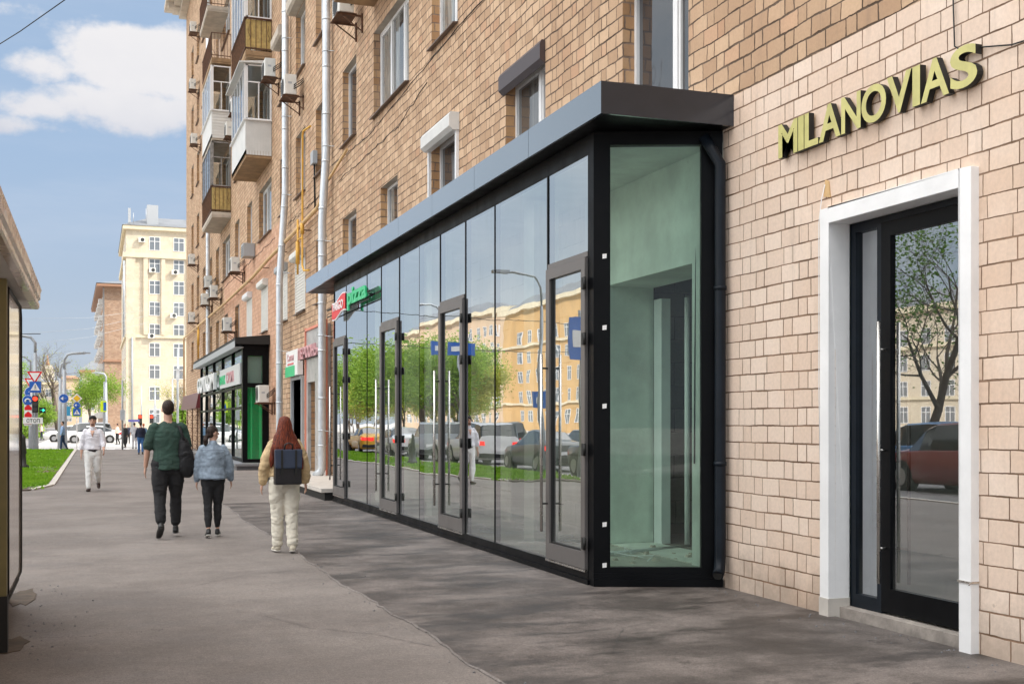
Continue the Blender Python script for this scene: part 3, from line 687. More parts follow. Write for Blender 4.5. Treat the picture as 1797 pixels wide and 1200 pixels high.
# ------------------------------------------------------------------ near glass shopfront
G = thing('glass_shopfront', 'near glazed shop front with black frame and long grey metal canopy', 'storefront', (5.2, 17, 0))
cn = MB()
ys = [9.84, 11.75, 13.65, 15.55, 17.45, 19.35, 21.25, 23.15, 25.75]
for i in range(len(ys)-1): cn.box(4.402, 4.43, ys[i]+(.0 if i == 0 else .004), ys[i+1]-(.004 if i < 7 else 0), 4.47, 4.77)
cn.box(4.408, 4.43, 9.87, 25.72, 4.475, 4.765)
cn.box(4.43, 5.798, 9.84, 9.87, 4.47, 4.77); cn.box(4.43, 5.798, 25.72, 25.75, 4.47, 4.77); cn.box(4.43, 5.798, 9.87, 25.72, 4.70, 4.762)
cno = cn.build('canopy', M['canopy'], G)
sf = MB(); sf.box(4.44, 5.79, 9.875, 25.715, 4.475, 4.50); sf.build('soffit', M['black'], cno)
XF = 4.617; C0 = Vector((4.617, 10.50, 0)); C1 = Vector((5.79, 10.04, 0)); ED = (C1-C0).normalized(); EN = Vector((ED.y, -ED.x, 0))
def ep(s_, off=0, z=0): q = C0+(C1-C0)*s_+EN*(-off); return Vector((q.x, q.y, z))
fr = MB()
fr.box(XF, XF+.09, 10.62, 23.68, .0, .15); fr.box(XF-.02, XF+.1, 10.6, 23.7, -.02, .06)
fr.box(XF+.005, XF+.085, 10.62, 23.68, 4.28, 4.47)
mul = [(11.75, .035), (13.53, .009), (14.72, .03), (15.92, .03), (17.04, .009), (18.27, .03), (19.53, .03), (20.64, .009), (22.46, .03), (23.66, .07)]
for y, w_ in mul: fr.box(XF+.006, XF+.085, y-w_/2, y+w_/2, .15, 4.28)
fr.prism([(4.617, 10.50), (4.617, 10.64), (4.72, 10.62), (4.76, 10.44)], -.02, 4.47)                       # corner post
def slab(mb, s0, s1, o0, o1, z0, z1): q = [ep(s0, o0), ep(s1, o0), ep(s1, o1), ep(s0, o1)]; mb.prism([(v.x, v.y) for v in q], z0, z1)
slab(fr, .11, .13, 0, .10, .18, 4.34); slab(fr, .835, 1.0, 0, .10, -.02, 4.47); slab(fr, .0, .835, -.012, .10, -.02, .14); slab(fr, .11, .835, 0, .08, .14, .20); slab(fr, .11, .835, .0, .10, 4.34, 4.47)
slab(fr, .0, 1.0, -.03, .0, -.02, .09)
slab(fr, .0, .118, -.004, .05, .14, 4.47)
# end wall far side
fr.prism([(4.617, 23.64), (4.66, 23.75), (5.79, 24.15), (5.79, 24.05)], .0, 4.47)
fr.build('frame', M['black'], G)
stc = MB()
for z in (3.25, 2.55, 1.78, .62, .22):
    q = ep(.085, -.0045, z); stc.hexa([tuple(q+ED*dx_+Vector((0, 0, dz_))-EN*dn) for dn, dx_, dz_ in ((0, -.02, -.025), (0, .02, -.02), (.002, .02, -.02), (.002, -.02, -.025), (0, -.02, .02), (0, .022, .025), (.002, .022, .025), (.002, -.02, .02))])
stc.build('stickers', M['signwhite'], G)
def qpane(y0, y1, z0, z1, tilt=0, off=0, par=None, mat='glassA', name='pane'):
    p = MB(); c = (y0+y1)/2; dxx = math.tan(tilt)*(y1-y0)/2; X = XF+.014+off
    p.quad((X-dxx, y1, z0), (X+dxx, y0, z0), (X+dxx, y0, z1), (X-dxx, y1, z1)); return p.build(name, M[mat], par or G)
rt = random.Random(11)
for (y0, y1) in ((11.77, 13.525), (13.535, 14.705), (15.935, 17.035), (17.045, 18.255), (19.545, 20.635), (20.645, 22.445)):
    qpane(y0, y1, .152, 4.279, R(rt.uniform(-.7, .7)), .0)
DO = [(10.64, 11.72), (14.745, 15.895), (18.295, 19.505), (22.485, 23.625)]
for k, (y0, y1) in enumerate(DO):
    ZT_ = 3.27
    qpane(y0, y1, ZT_+.04, 4.279, R(rt.uniform(-.2, .2)))
    f = MB(); f.box(XF-.005, XF+.07, y0, y1, ZT_-.0, ZT_+.05)
    f.build('transom', M['bronze'], G)
    d_ = MB(); x0, x1 = XF-.03, XF+.045; s_ = .11
    d_.box(x0, x1, y0+.01, y0+s_, .16, ZT_-.01); d_.box(x0, x1, y1-s_, y1-.01, .16, ZT_-.01); d_.box(x0, x1, y0+s_, y1-s_, ZT_-.01-s_, ZT_-.01); d_.box(x0, x1, y0+s_, y1-s_, .16, .33)
    d_.mi = 1; d_.box(x0+.02, x1-.02, y0+s_, y1-s_, .33, .35); d_.box(x0+.02, x1-.02, y1-s_-.02, y1-s_, .35, ZT_-.13); d_.box(x0+.02, x1-.02, y0+s_, y0+s_+.02, .35, ZT_-.13)
    do = d_.build('door', [M['bronze'], M['blackmatt']], G)
    p = MB(); p.quad((XF+.008, y1-s_, .33), (XF+.008, y0+s_, .33), (XF+.008, y0+s_, ZT_-.12), (XF+.008, y1-s_, ZT_-.12)); p.build('door_pane', M['glassA'], do)
    h_ = MB(); h_.tube([(XF-.10, y1-.06, .45), (XF-.10, y1-.06, 2.35)], .016, 10); h_.build('door_handle', M['chrome'], do)
    h_ = MB()
    for z in (.75, 2.2): h_.tube([(XF-.10, y1-.06, z), (XF-.03, y1-.06, z)], .010, 8); h_.tube([(XF-.02, y1-.08, z), (XF+.09, y1-.22, z)], .008, 6)
    h_.build('handle_bracket', M['blackmatt'], do)
    for z in (.42, 1.35, 2.45, 3.0):
        hg = MB(); hg.box(x0-.022, x0, y0-.02, y0+.045, z-.06, z+.06); hg.tube([(x0-.02, y0-.03, z-.06), (x0-.02, y0-.03, z+.06)], .016, 8); hg.build('hinge', M['blackmatt'], do)
    ks = MB(); ks.box(XF-.034, XF+.05, y0, y1, .135, .155); ks.build('door_sill', M['chrome'], do)
p = MB(); p.quad(ep(.125, .03, .19), ep(.84, .03, .19), ep(.84, .03, 4.35), ep(.125, .03, 4.35)); p.build('end_pane', M['glassE'], G)
for y_c, xc, wc in ((13.15, 5.0, .35), (17.5, 4.95, .3), (21.0, 4.95, .4)):
    cm = MB(); cm.box(xc, xc+.32, y_c, y_c+wc, .16, 4.3); cm.build('column', M['plaster'], G)
rb = MB(); r_ = random.Random(8)
for k in range(26):
    x, y, q_ = r_.uniform(4.95, 6.2), r_.uniform(10.9, 13.2), r_.uniform(.01, .045); rb.hexa([(x-q_, y-q_, .16), (x+q_, y-q_*.7, .16), (x+q_*.8, y+q_, .16), (x-q_, y+q_*.8, .16), (x-q_*.5, y-q_*.5, .16+q_*.8), (x+q_*.6, y-q_*.4, .16+q_), (x+q_*.4, y+q_*.6, .16+q_*.7), (x-q_*.6, y+q_*.4, .16+q_)])
rb.build('rubble', M['concrete'], G)
hw = MB(); hw.tube([(5.79, 10.55, 4.2), (5.77, 10.56, 2.2), (5.77, 10.57, 1.2)], .008, 5); hw.build('hanging_wire', M['blackmatt'], G)
fl = MB(); fl.prism([(4.70, 10.55), (4.70, 23.7), (6.4, 23.7), (6.4, 10.0), (5.8, 10.05)], .12, .16); fl.build('interior_floor', pbr('concrete_floor', (.50, .50, .44), .8, var=.2, vscale=1.5, bump=.3, dirt=.3), G)
cl = MB(); cl.prism([(4.66, 10.60), (4.66, 23.7), (5.79, 23.7), (5.79, 10.12)], 4.36, 4.39); cl.build('ceiling', M['plaster'], G)
db = MB(); r_ = random.Random(4)
for k in range(14):
    x, y = r_.uniform(4.85, 5.6), r_.uniform(11.3, 15.5); pts = [(x, y, .17)]
    for j in range(7): x = min(5.7, max(4.8, x+r_.uniform(-.16, .16))); y += r_.uniform(-.25, .25); pts.append((x, y, .17+abs(r_.gauss(0, .035))))
    db.tube(pts, .006, 5)
db.tube([(4.75, 12.4, 1.5), (4.8, 12.35, .9), (4.78, 12.5, .4), (4.9, 12.3, .2)], .007, 5); db.tube([(5.0, 11.5, .2), (6.6, 12.2, .17)], .02, 5)
db.build('loose_cables', M['signwhite'], G)
dp = thing('drainpipe', 'black square-shouldered drainpipe at the corner of the near shopfront', 'drainpipe', (5.72, 9.97, 0), group='drainpipes')
m_ = MB(); m_.tube([(5.60, 10.06, 4.40), (5.66, 10.0, 4.25), (5.715, 9.955, 4.12), (5.715, 9.955, .32), (5.70, 9.94, .20), (5.66, 9.90, .15)], .055, 14)
for z in (2.9, 1.2): m_.tube([(5.715, 9.955, z), (5.715, 9.955, z+.04)], .062, 14)
m_.build('pipe', M['bluesteel'], dp)
m_ = MB(); m_.tube([(5.665, 9.905, .153), (5.652, 9.892, .148)], .046, 14); m_.build('pipe_mouth', M['blackmatt'], dp)

# ------------------------------------------------------------------ text helper
def text(name, s, size, ext, origin, frame, mats, parent=None, offset=0., sx=1., shear=0., bev=0, width=None, height=None):
    cu = bpy.data.curves.new('t', 'FONT'); cu.body = s; cu.size = size; cu.extrude = ext/2; cu.offset = offset; cu.shear = shear; cu.resolution_u = 6
    ob = bpy.data.objects.new('t', cu); C.objects.link(ob)
    dg = bpy.context.evaluated_depsgraph_get(); me = bpy.data.meshes.new_from_object(ob.evaluated_get(dg)); bpy.data.objects.remove(ob)
    xs = [v.co.x for v in me.vertices] or [0]; zs_ = [v.co.y for v in me.vertices] or [0]; x0, x1, y0, y1 = min(xs), max(xs), min(zs_), max(zs_)
    kx = (width/(x1-x0)) if width else sx; ky = (height/(y1-y0)) if height else 1.
    Rm = {'x-': Matrix(((0, 0, -1), (-1, 0, 0), (0, 1, 0))), 'y-': Matrix(((1, 0, 0), (0, 0, -1), (0, 1, 0)))}[frame]
    o_ = Vector(origin); po = org(parent) if parent is not None else Vector((0, 0, 0))
    for v in me.vertices: v.co = Rm @ Vector(((v.co.x-x0)*kx, (v.co.y-(y0 if height else 0))*ky, v.co.z)) + o_ - po
    me.name = name
    if not isinstance(mats, (list, tuple)): mats = [mats]
    me.materials.clear()
    for m2 in mats: me.materials.append(m2)
    me.update()
    nax = {'x-': Vector((1, 0, 0)), 'y-': Vector((0, 1, 0))}[frame]
    for pl in me.polygons: pl.material_index = 0 if (len(mats) == 1 or abs(pl.normal.dot(nax)) > .7) else 1; pl.use_smooth = False
    r2 = bpy.data.objects.new(name, me); C.objects.link(r2)
    if parent is not None: r2.parent = parent
    return r2, (x1-x0)*kx

SG = thing('shop_name_sign', 'large olive gold MILANOVIAS letters with black sides on the pale brick wall', 'sign', (5.78, 8.95, 3.96))
wd = {'M': .30, 'I': .085, 'L': .20, 'A': .30, 'N': .255, 'O': .305, 'V': .285, 'S': .27}
s_ = 'MILANOVIAS'; tot = sum(wd[c] for c in s_); gap = (2.48-tot)/9; yc = 8.955
for c in s_:
    text('letter', c, .4, .055, (5.755, yc, 3.96), 'x-', [M['gold'], M['blackmatt']], SG, offset=.009, width=wd[c], height=.295); yc -= wd[c]+gap

PS = thing('pizza_shop_sign', 'red wavy flag sign with green pizza letters on a bar under the canopy end', 'sign', (4.5, 22, 3.9))
fl_ = MB(); n = 14
for k in range(n):
    def zz(t_): return 3.88+.05*math.sin((t_-.5)*3.14)-.025*math.sin(t_*6.28)
    t0, t1 = k/n, (k+1)/n; ya, yb = 23.25-1.32*t0, 23.25-1.32*t1
    for (x, e, mi) in ((4.50, .03, 0), (4.496, .012, 1)):
        fl_.mi = 1-mi
        h0 = .15+e*.8 if mi == 0 else .15
        fl_.hexa([(x, ya, zz(t0)-h0), (x, yb, zz(t1)-h0), (x+.03, yb, zz(t1)-h0), (x+.03, ya, zz(t0)-h0), (x, ya, zz(t0)+h0), (x, yb, zz(t1)+h0), (x+.03, yb, zz(t1)+h0), (x+.03, ya, zz(t0)+h0)])
fl_.build('flag_panel', [M['red'], M['signwhite']], PS)
text('lettering', 'PARGO', .22, .01, (4.488, 23.1, 3.82), 'x-', M['signwhite'], PS, offset=.003, width=.98, height=.17)
text('lettering', 'pizza', .3, .03, (4.50, 21.72, 3.72), 'x-', M['signgreen'], PS, offset=.010, width=1.62, height=.40)
br_ = MB(); br_.beam((4.53, 23.9, 3.92), (4.53, 20.0, 3.92), .03); br_.beam((4.53, 23.9, 3.78), (4.53, 20.0, 3.78), .02); br_.beam((4.53, 22, 3.92), (4.62, 22, 3.92), .02); br_.beam((4.53, 20.5, 3.92), (4.62, 20.5, 3.92), .02); br_.build('bracket', M['blackmatt'], PS)

# ------------------------------------------------------------------ second (green) shopfront
G2 = thing('green_shopfront', 'farther dark framed shop front with green walls seen inside', 'storefront', (5.2, 50, 0))
r_ = MB(); r_.hexa([(4.60, 41.2, 4.34), (5.79, 41.2, 4.34), (5.79, 59.2, 4.34), (4.60, 59.2, 4.34), (4.60, 41.2, 4.56), (5.79, 41.2, 4.68), (5.79, 59.2, 4.68), (4.60, 59.2, 4.56)])
r_.build('roof', M['blackmatt'], G2)
r_ = MB(); r_.hexa([(4.585, 41.25, 4.22), (4.60, 41.25, 4.22), (4.60, 59.2, 4.22), (4.585, 59.2, 4.22), (4.585, 41.25, 4.45), (4.60, 41.25, 4.45), (4.60, 59.2, 4.45), (4.585, 59.2, 4.45)]); r_.box(4.6, 4.9, 41.3, 59.1, 4.22, 4.24); r_.build('gutter_panel', M['plategrey'], G2)
f = MB(); X = 4.92
ysd = [41.55, 45.2, 48.9, 52.6, 56.2, 59.0]
for y in ysd: f.box(X, X+.12, y, y+.16, .22, 4.34)
f.box(X-.03, X+.14, 41.5, 41.85, .22, 4.34); f.box(5.58, 5.79, 41.5, 41.7, .22, 4.34); f.box(X+.14, 5.58, 41.5, 41.6, 3.95, 4.34); f.box(X+.14, 5.58, 41.5, 41.6, 2.85, 3.0); f.box(X+.14, 5.58, 41.5, 41.6, .22, .34)
f.box(X+.01, X+.11, 41.85, 59, 2.85, 2.95); f.box(X+.01, X+.11, 41.85, 59, 2.1, 2.18); f.box(X+.01, X+.11, 41.85, 59, .22, .34)
f.build('frame', M['black'], G2)
p = MB()
for i in range(5): p.quad((X+.06, ysd[i+1], .34), (X+.06, ysd[i]+.16, .34), (X+.06, ysd[i]+.16, 4.3), (X+.06, ysd[i+1], 4.3))
p.build('pane', M['glassG'], G2)
p = MB(); p.quad((X+.14, 41.56, .34), (5.58, 41.56, .34), (5.58, 41.56, 2.85), (X+.14, 41.56, 2.85)); p.quad((X+.14, 41.56, 3.), (5.58, 41.56, 3.), (5.58, 41.56, 3.95), (X+.14, 41.56, 3.95)); p.build('end_pane', M['glassE'], G2)
p = MB(); p.box(4.55, 5.79, 40.3, 59.4, -.15, .14); p.mi = 1; p.box(4.5, 5.79, 40.2, 59.5, .14, .215); p.build('plinth', [M['granite'], pbr('granite_cap', (.22, .22, .23), .4, var=.2, vscale=50)], G2)
gi = pbr('green_interior', (.0, .50, .18), .6, var=.06)
p = MB(); p.box(5.75, 5.785, 41.75, 59, .22, 4.2); p.box(5.35, 5.6, 42.6, 43.0, .22, 3.9); p.box(5.1, 5.75, 45.2, 45.3, .22, 4.2); p.box(5.0, 5.75, 52, 52.1, .22, 4.2); p.box(5.0, 5.78, 41.8, 59, 4.1, 4.2); p.build('interior_wall', gi, G2)
p = MB(); p.box(5.08, 5.57, 41.72, 41.75, 3.0, 3.94); p.build('upper_panel', M['plategrey'], G2)
p = MB(); p.box(5.0, 5.78, 41.8, 59, .216, .24); p.build('interior_floor', M['plategrey'], G2)
SB = thing('shop_fascia_sign', 'pale grey lettered sign board on the farther green shopfront', 'sign', (4.9, 45, 3.5))
m_ = MB(); m_.box(4.84, 4.915, 41.95, 48.9, 2.98, 3.72); m_.build('board', pbr('pale_board', (.62, .64, .64), .4), SB)
text('lettering', 'CTPOMA', .4, .02, (4.83, 46.3, 3.12), 'x-', M['pink'], SB, offset=.004, width=2.6, height=.42); text('lettering', 'BAHK', .4, .02, (4.83, 48.7, 3.12), 'x-', M['signgreen'], SB, offset=.004, width=2.0, height=.36)
SB = thing('shop_name_sign', 'white standing block letters at the far end of the green shopfront', 'sign', (4.9, 53, 3.2))
text('letters', 'COTKOM', .6, .12, (4.78, 58.6, 3.0), 'x-', M['signwhite'], SB, offset=.012, width=8.4, height=.72)
m_ = MB(); m_.beam((4.86, 58.7, 3.05), (4.86, 50, 3.05), .04); m_.build('rail', M['blackmatt'], SB)
# door signs
SB = thing('shop_sign', 'small green and white lightbox with red script above the grey door', 'sign', (5.65, 35.3, 3.2), group='signs over the doors by the drainpipes')
m_ = MB(); m_.box(5.60, 5.76, 34.2, 36.35, 3.02, 3.78); m_.build('board', M['signwhite'], SB)
m_ = MB(); m_.box(5.588, 5.60, 34.7, 36.45, 3.0, 3.32); m_.build('green_band', M['signgreen'], SB)
m_ = MB(); m_.box(5.588, 5.597, 34.9, 36.0, 3.36, 3.40); m_.build('red_line', M['red'], SB)
text('lettering', 'Салон', .3, .01, (5.593, 36.05, 3.47), 'x-', M['pink'], SB, width=1.2, height=.22)
SB = thing('shop_sign', 'pink block letters on a rail across the grey marble panel', 'sign', (5.62, 32.3, 3.5), group='signs over the doors by the drainpipes')
text('lettering', 'ПЕРСОНЬ', .3, .05, (5.60, 34.0, 3.42), 'x-', M['pink'], SB, offset=.008, width=3.0, height=.34)
m_ = MB(); m_.beam((5.66, 34, 3.42), (5.66, 31, 3.42), .03); m_.build('rail', M['blackmatt'], SB)
SB = thing('hanging_sign_board', 'narrow dark red edged board standing out beside the drainpipe', 'sign', (5.6, 29.6, 3), group='signs over the doors by the drainpipes')
m_ = MB(); m_.box(5.68, 5.78, 28.9, 28.96, 2.3, 4.2); m_.build('board', M['blackmatt'], SB); m_ = MB(); m_.box(5.65, 5.68, 28.88, 28.98, 2.3, 4.2); m_.build('edge', M['red'], SB)
# red awning
AW = thing('awning', 'small dark red canopy over a doorway at the far end of the block', 'awning', (5.3, 66, 2.5))
m_ = MB(); m_.hexa([(4.85, 61.0, 2.35), (5.79, 61.0, 2.35), (5.79, 72, 2.35), (4.85, 72, 2.35), (5.0, 61.0, 3.15), (5.79, 61.0, 3.4), (5.79, 72, 3.4), (5.0, 72, 3.15)]); m_.build('cover', pbr('wine_red', (.16, .03, .04), .3), AW)
m_ = MB()
for y in (61.3, 64.5, 68, 71.5):
    for x in (4.95, 5.5): m_.beam((x, y, .0), (x, y, 2.4), .04)
    for k in range(5): m_.tube([(4.95+.11*j, y, .3+.45*k+.2*math.sin(j*1.3)) for j in range(6)], .014, 4)
m_.build('iron_post', M['rust'], AW)
SB = thing('shop_name_sign', 'row of pink letters on the brick above the dark red canopy', 'sign', (5.75, 66, 3.6)); text('letters', 'APTEKA', .5, .06, (5.74, 70.5, 3.5), 'x-', M['pink'], SB, offset=.01, width=7.5, height=.55)

# ------------------------------------------------------------------ drainpipes
def drain(u, z_top, off_hi, off_lo, zk0, zk1, label, r=.105, zb=.2):
    t_ = thing('drainpipe', label, 'drainpipe', (5.8-off_hi, u, 0), group='drainpipes')
    xh, xl = 5.8-off_hi, 5.8-off_lo
    m_ = MB(); m_.tube([(xh, u, z_top), (xh, u, zk1), (xl, u, zk0), (xl, u, zb+.25), (xl-.03, u+.04, zb+.14), (xl-.17, u+.12, zb+.03)], r, 16)
    z = zb+.8
    while z < z_top:
        x = xl if z < zk0 else xh if z > zk1 else xl+(xh-xl)*(z-zk0)/(zk1-zk0)
        m_.tube([(x, u, z), (x, u, z+.05)], r+.008, 16, smooth=True); z += 1.22
    m_.build('pipe', M['zinc'], t_)
    z = zb+1.2
    while z < z_top:
        x = xl if z < zk0 else xh
        m_ = MB(); m_.tube([(x, u, z), (x, u, z+.025)], r+.014, 16); m_.tube([(x, u-r*.8, z+.01), (5.8, u-r-.15, z-.03)], .008, 5); m_.build('pipe_clip', M['zinc'], t_); z += 2.44
drain(29.9, 28.6, .16, .27, 6.8, 8.6, 'galvanised drainpipe down the wall just beyond the near canopy')
drain(36.7, 28.6, .17, .35, 6.0, 8.8, 'galvanised drainpipe between the gas pipe drop and the green shopfront')
drain(62.6, 28.6, .2, .2, 6.0, 8.8, 'farthest galvanised drainpipe, passing the stacked air conditioners', zb=.2)
# gas pipes
GP = thing('gas_pipe', 'yellow gas pipe running along the brick facade with a vertical drop', 'gas pipe', (5.7, 45, 7.5))
m_ = MB()
m_.tube([(5.66, 30.2, 7.6), (5.64, 31.2, 7.36), (5.63, 35, 7.28), (5.62, 40.5, 7.2), (5.62, 44.5, 7.08), (5.62, 56, 7.05), (5.62, 68, 7.12), (5.62, 80.2, 7.2)], .058, 12)
m_.tube([(5.62, 80.2, 7.2), (5.63, 80.35, 7.15), (5.64, 80.4, 3.0)], .05, 8)
m_.tube([(5.70, 27.6, 8.15), (5.70, 30.2, 7.85), (5.66, 30.25, 7.62)], .035, 8)
m_.build('main_pipe', M['gas2'], GP)
m_ = MB(); m_.tube([(5.7, 32.6, 9.9), (5.6, 33.2, 9.9), (5.60, 33.3, 9.8), (5.60, 33.35, 6.1), (5.60, 33.1, 5.92), (5.62, 32.4, 5.85)], .03, 8)
m_.tube([(5.56, 33.9, 7.5), (5.56, 33.9, 5.9)], .03, 8); m_.tube([(5.56, 33.9, 6.9), (5.60, 33.35, 6.9)], .03, 8); m_.tube([(5.56, 33.9, 6.85), (5.56, 33.9, 6.2)], .06, 8); m_.tube([(5.6, 33.35, 7.0), (5.6, 33.35, 7.3)], .055, 8)
m_.build('drop_pipe', M['gas'], GP); m_ = MB(); m_.tube([(5.6, 68.6, 7.2), (5.6, 68.6, 5.3)], .035, 8); m_.tube([(5.6, 68.55, 6.9), (5.6, 68.55, 6.0)], .07, 8)
m_.build('drop_pipe', M['gas'], GP)
m_ = MB()
for y in (33.0, 37.4, 41.5, 46, 50.5, 55, 60, 66, 72): m_.beam((5.8, y, 7.05), (5.58, y, 7.05), .03)
m_.build('bracket', M['rust'], GP)
JB = thing('junction_box', 'small grey cable box on the brick between the two near drainpipes', 'junction box', (5.75, 31.9, 9.3))
m_ = MB(); m_.box(5.66, 5.79, 32.0, 32.4, 8.75, 9.1); m_.build('box', M['plategrey'], JB, bevel=.01); m_ = MB(); m_.tube([(5.74, 32.2, 8.75), (5.76, 32.3, 8.3), (5.77, 32.25, 7.4)], .025, 6); m_.build('cable', M['blackmatt'], JB)

# ------------------------------------------------------------------ air conditioners
def make_ac():
    t_ = thing('air_conditioner', 'x', 'air conditioner', (0, 0, 0), group='air conditioner units on the brick facade')
    m_ = LMB(); m_.box(-.56, -.22, 0, .84, 0, .58); m_.build('casing', M['acw'], t_, bevel=.02)
    m_ = LMB(); m_.disc((-.563, .48, .29), (1, 0, 0), .25, 24, .012)
    for k in range(7): m_.box(-.575, -.568, .24, .72, .1+.06*k, .11+.06*k)
    m_.build('fan_grille', M['darkgrille'], t_)
    m_ = LMB(); m_.box(-.47, -.36, -.003, .0, .30, .36); m_.build('badge', M['plategrey'], t_)
    m_ = LMB()
    for y in (.08, .74): m_.beam((0, y, -.04), (-.62, y, -.04), .04); m_.beam((-.02, y, -.42), (-.02, y, .02), .04); m_.beam((-.02, y, -.38), (-.5, y, -.06), .025)
    m_.box(-.6, -.15, .04, .78, -.025, -.002); m_.build('bracket', M['rust'], t_)
    m_ = LMB()
    for k in range(3): m_.tube([(-.30, -.002, .16+.05*k), (-.28, -.07, .16+.06*k), (-.14, -.06, .25+.07*k), (-.02, .02, .4+.05*k)], .014, 6)
    m_.build('hose', M['blackmatt'], t_)
    return t_
acs = [(26.2, 10.95, 'air conditioner under the brown balcony slab at the top, nearest on the facade'),
       (34.2, 11.2, 'air conditioner in front of the second drainpipe, beside the white clad balcony'),
       (38.4, 12.9, 'air conditioner on the brick right of the glazed balcony with white frames'),
       (48.3, 14.2, 'right hand one of two air conditioners hung together between the balcony stacks'),
       (50.2, 13.7, 'left hand one of two air conditioners hung together between the balcony stacks'),
       (60.2, 8.4, 'air conditioner just under the yellow balcony, over the farthest drainpipe'),
       (57.3, 7.6-.0, 'air conditioner in front of the farthest drainpipe at third storey height'),
       (62.0, 7.7, 'air conditioner left of the farthest drainpipe, lower of the two there'),
       (48.3, 7.75, 'air conditioner at the big window right of the farthest drainpipe'),
       (51.2, 5.55, 'air conditioner just above the roof of the green shopfront'),
       (69.6, 24.2, 'topmost air conditioner on the far left edge of the building'),
       (70.0, 21.0, 'second air conditioner from the top on the far left edge of the building'),
       (69.0, 17.6, 'third air conditioner from the top on the far left edge of the building'),
       (70.6, 10.9, 'fourth air conditioner from the top on the far left edge of the building'),
       (70.6, 7.5, 'lowest air conditioner on the far left edge of the building'),
       (39.9, 2.3, 'low air conditioner on the end of the green shopfront')]
AC = make_ac()
for i, (y, z, lab) in enumerate(acs):
    o_ = AC if i == 0 else dup(AC)
    o_.location = (5.8, y, z); o_['label'] = lab
acs_box = thing('meter_box', 'small grey box hanging below a window near the big upstairs window', 'box', (5.8, 44.5, 8))
m_ = MB(); m_.box(5.35, 5.78, 45.2, 45.95, 7.95, 8.45); m_.build('casing', M['plategrey'], acs_box, bevel=.01)
m_ = MB()
for k in range(5): m_.box(5.342, 5.35, 45.25, 45.9, 8.0+.08*k, 8.03+.08*k)
m_.build('vent_slats', M['darkgrille'], acs_box)

# ------------------------------------------------------------------ kiosk at the left edge
KI = thing('kiosk', 'street kiosk at the left edge with projecting cream roof and glazed side', 'kiosk', (-1.6, 9.8, 0))
x1 = -.47
rf = MB()
rf.hexa([(-3.2, 4.5, 2.63), (x1, 4.5, 2.63), (x1, 11.2, 2.63), (-3.2, 11.2, 2.63), (-3.2, 4.5, 2.66), (x1, 4.5, 2.66), (x1, 11.2, 2.66), (-3.2, 11.2, 2.66)])
rf.build('soffit', pbr('kiosk_soffit', (.62, .58, .53), .7, var=.05, bump=.1, bscale=80), KI)
rf = MB()
prof = [(0, 2.625), (.012, 2.64), (.012, 2.675), (-.004, 2.69), (.02, 2.715), (.02, 2.765), (.03, 2.80), (.0, 2.815), (-.05, 2.80), (-.05, 2.625)]
n = len(prof); i0 = rf.vs([(x1+p_[0], 4.5, p_[1]) for p_ in prof]+[(x1+p_[0], 11.2+p_[0], p_[1]) for p_ in prof])
for k in range(n): rf.face([i0+k, i0+n+k, i0+n+(k+1) % n, i0+(k+1) % n])
i1 = rf.vs([(-3.2, 11.2+p_[0], p_[1]) for p_ in prof])
for k in range(n): rf.face([i0+n+k, i1+k, i1+(k+1) % n, i0+n+(k+1) % n])
rf.build('roof_fascia', pbr('kiosk_fascia', (.62, .50, .42), .25, .3, var=.12, vscale=2, spec=.8), KI)
rf = MB(); rf.hexa([(-3.2, 4.5, 2.80), (x1-.03, 4.5, 2.80), (x1-.03, 11.17, 2.80), (-3.2, 11.17, 2.80), (-3.2, 4.5, 3.0), (-2.4, 4.5, 3.0), (-2.4, 10.4, 3.0), (-3.2, 10.4, 3.0)]); rf.build('roof', M['plategrey'], KI)
kp = MB(); kp.box(-.66, -.578, 8.91, 9.0, .4, 2.63); kp.build('corner_post', pbr('olive_gold_metal', (.24, .20, .09), .4, .5, var=.1), KI)
kp = MB(); kp.box(-.67, -.572, 8.90, 9.01, 0, .4); kp.box(-.64, -.59, 9.0, 10.6, .30, .36); kp.build('base_trim', M['blackmatt'], KI)
gm, t, out = newmat('kiosk_glass'); pb_ = t.add('ShaderNodeBsdfPrincipled', {'Base Color': (.50, .44, .41, 1), 'Roughness': .06, 'Specular IOR Level': .8}); t.l.new(pb_.outputs[0], out.inputs[0])
kp = MB(); pr = [(9.02, .37), (9.02, 2.52), (9.08, 2.58), (10.52, 2.58), (10.60, 2.50), (10.60, .42), (10.55, .37)]
i0 = kp.vs([(-.58, y, z) for y, z in pr]+[(-.62, y, z) for y, z in pr]); n = len(pr); kp.face([i0+k for k in range(n)]); kp.face([i0+n+k for k in range(n)][::-1])
for k in range(n): kp.face([i0+k, i0+n+k, i0+n+(k+1) % n, i0+(k+1) % n])
kp.build('side_panel', gm, KI)
kp = MB(); kp.tube([(-.578, y, z) for y, z in pr]+[(-.578, *pr[0])], .012, 6); kp.build('panel_edge', M['blackmatt'], KI)
kp = MB(); kp.box(-3.0, -.64, 6.0, 10.5, .3, 2.62); kp.box(-2.9, -.74, 6.0, 11.2, 0, .3); kp.hexa([(-.78, 9.1, 0), (-.74, 9.1, 0), (-.74, 11.6, 0), (-.78, 11.6, 0), (-.66, 9.1, .36), (-.62, 9.1, .36), (-.62, 10.6, .36), (-.66, 10.6, .36)])
kp.build('body', M['plategrey'], KI)
kp = MB(); kp.beam((-.75, 10.6, 2.61), (-.75, 11.0, 2.61), .09, .04); kp.build('soffit_lamp', M['plategrey'], KI)
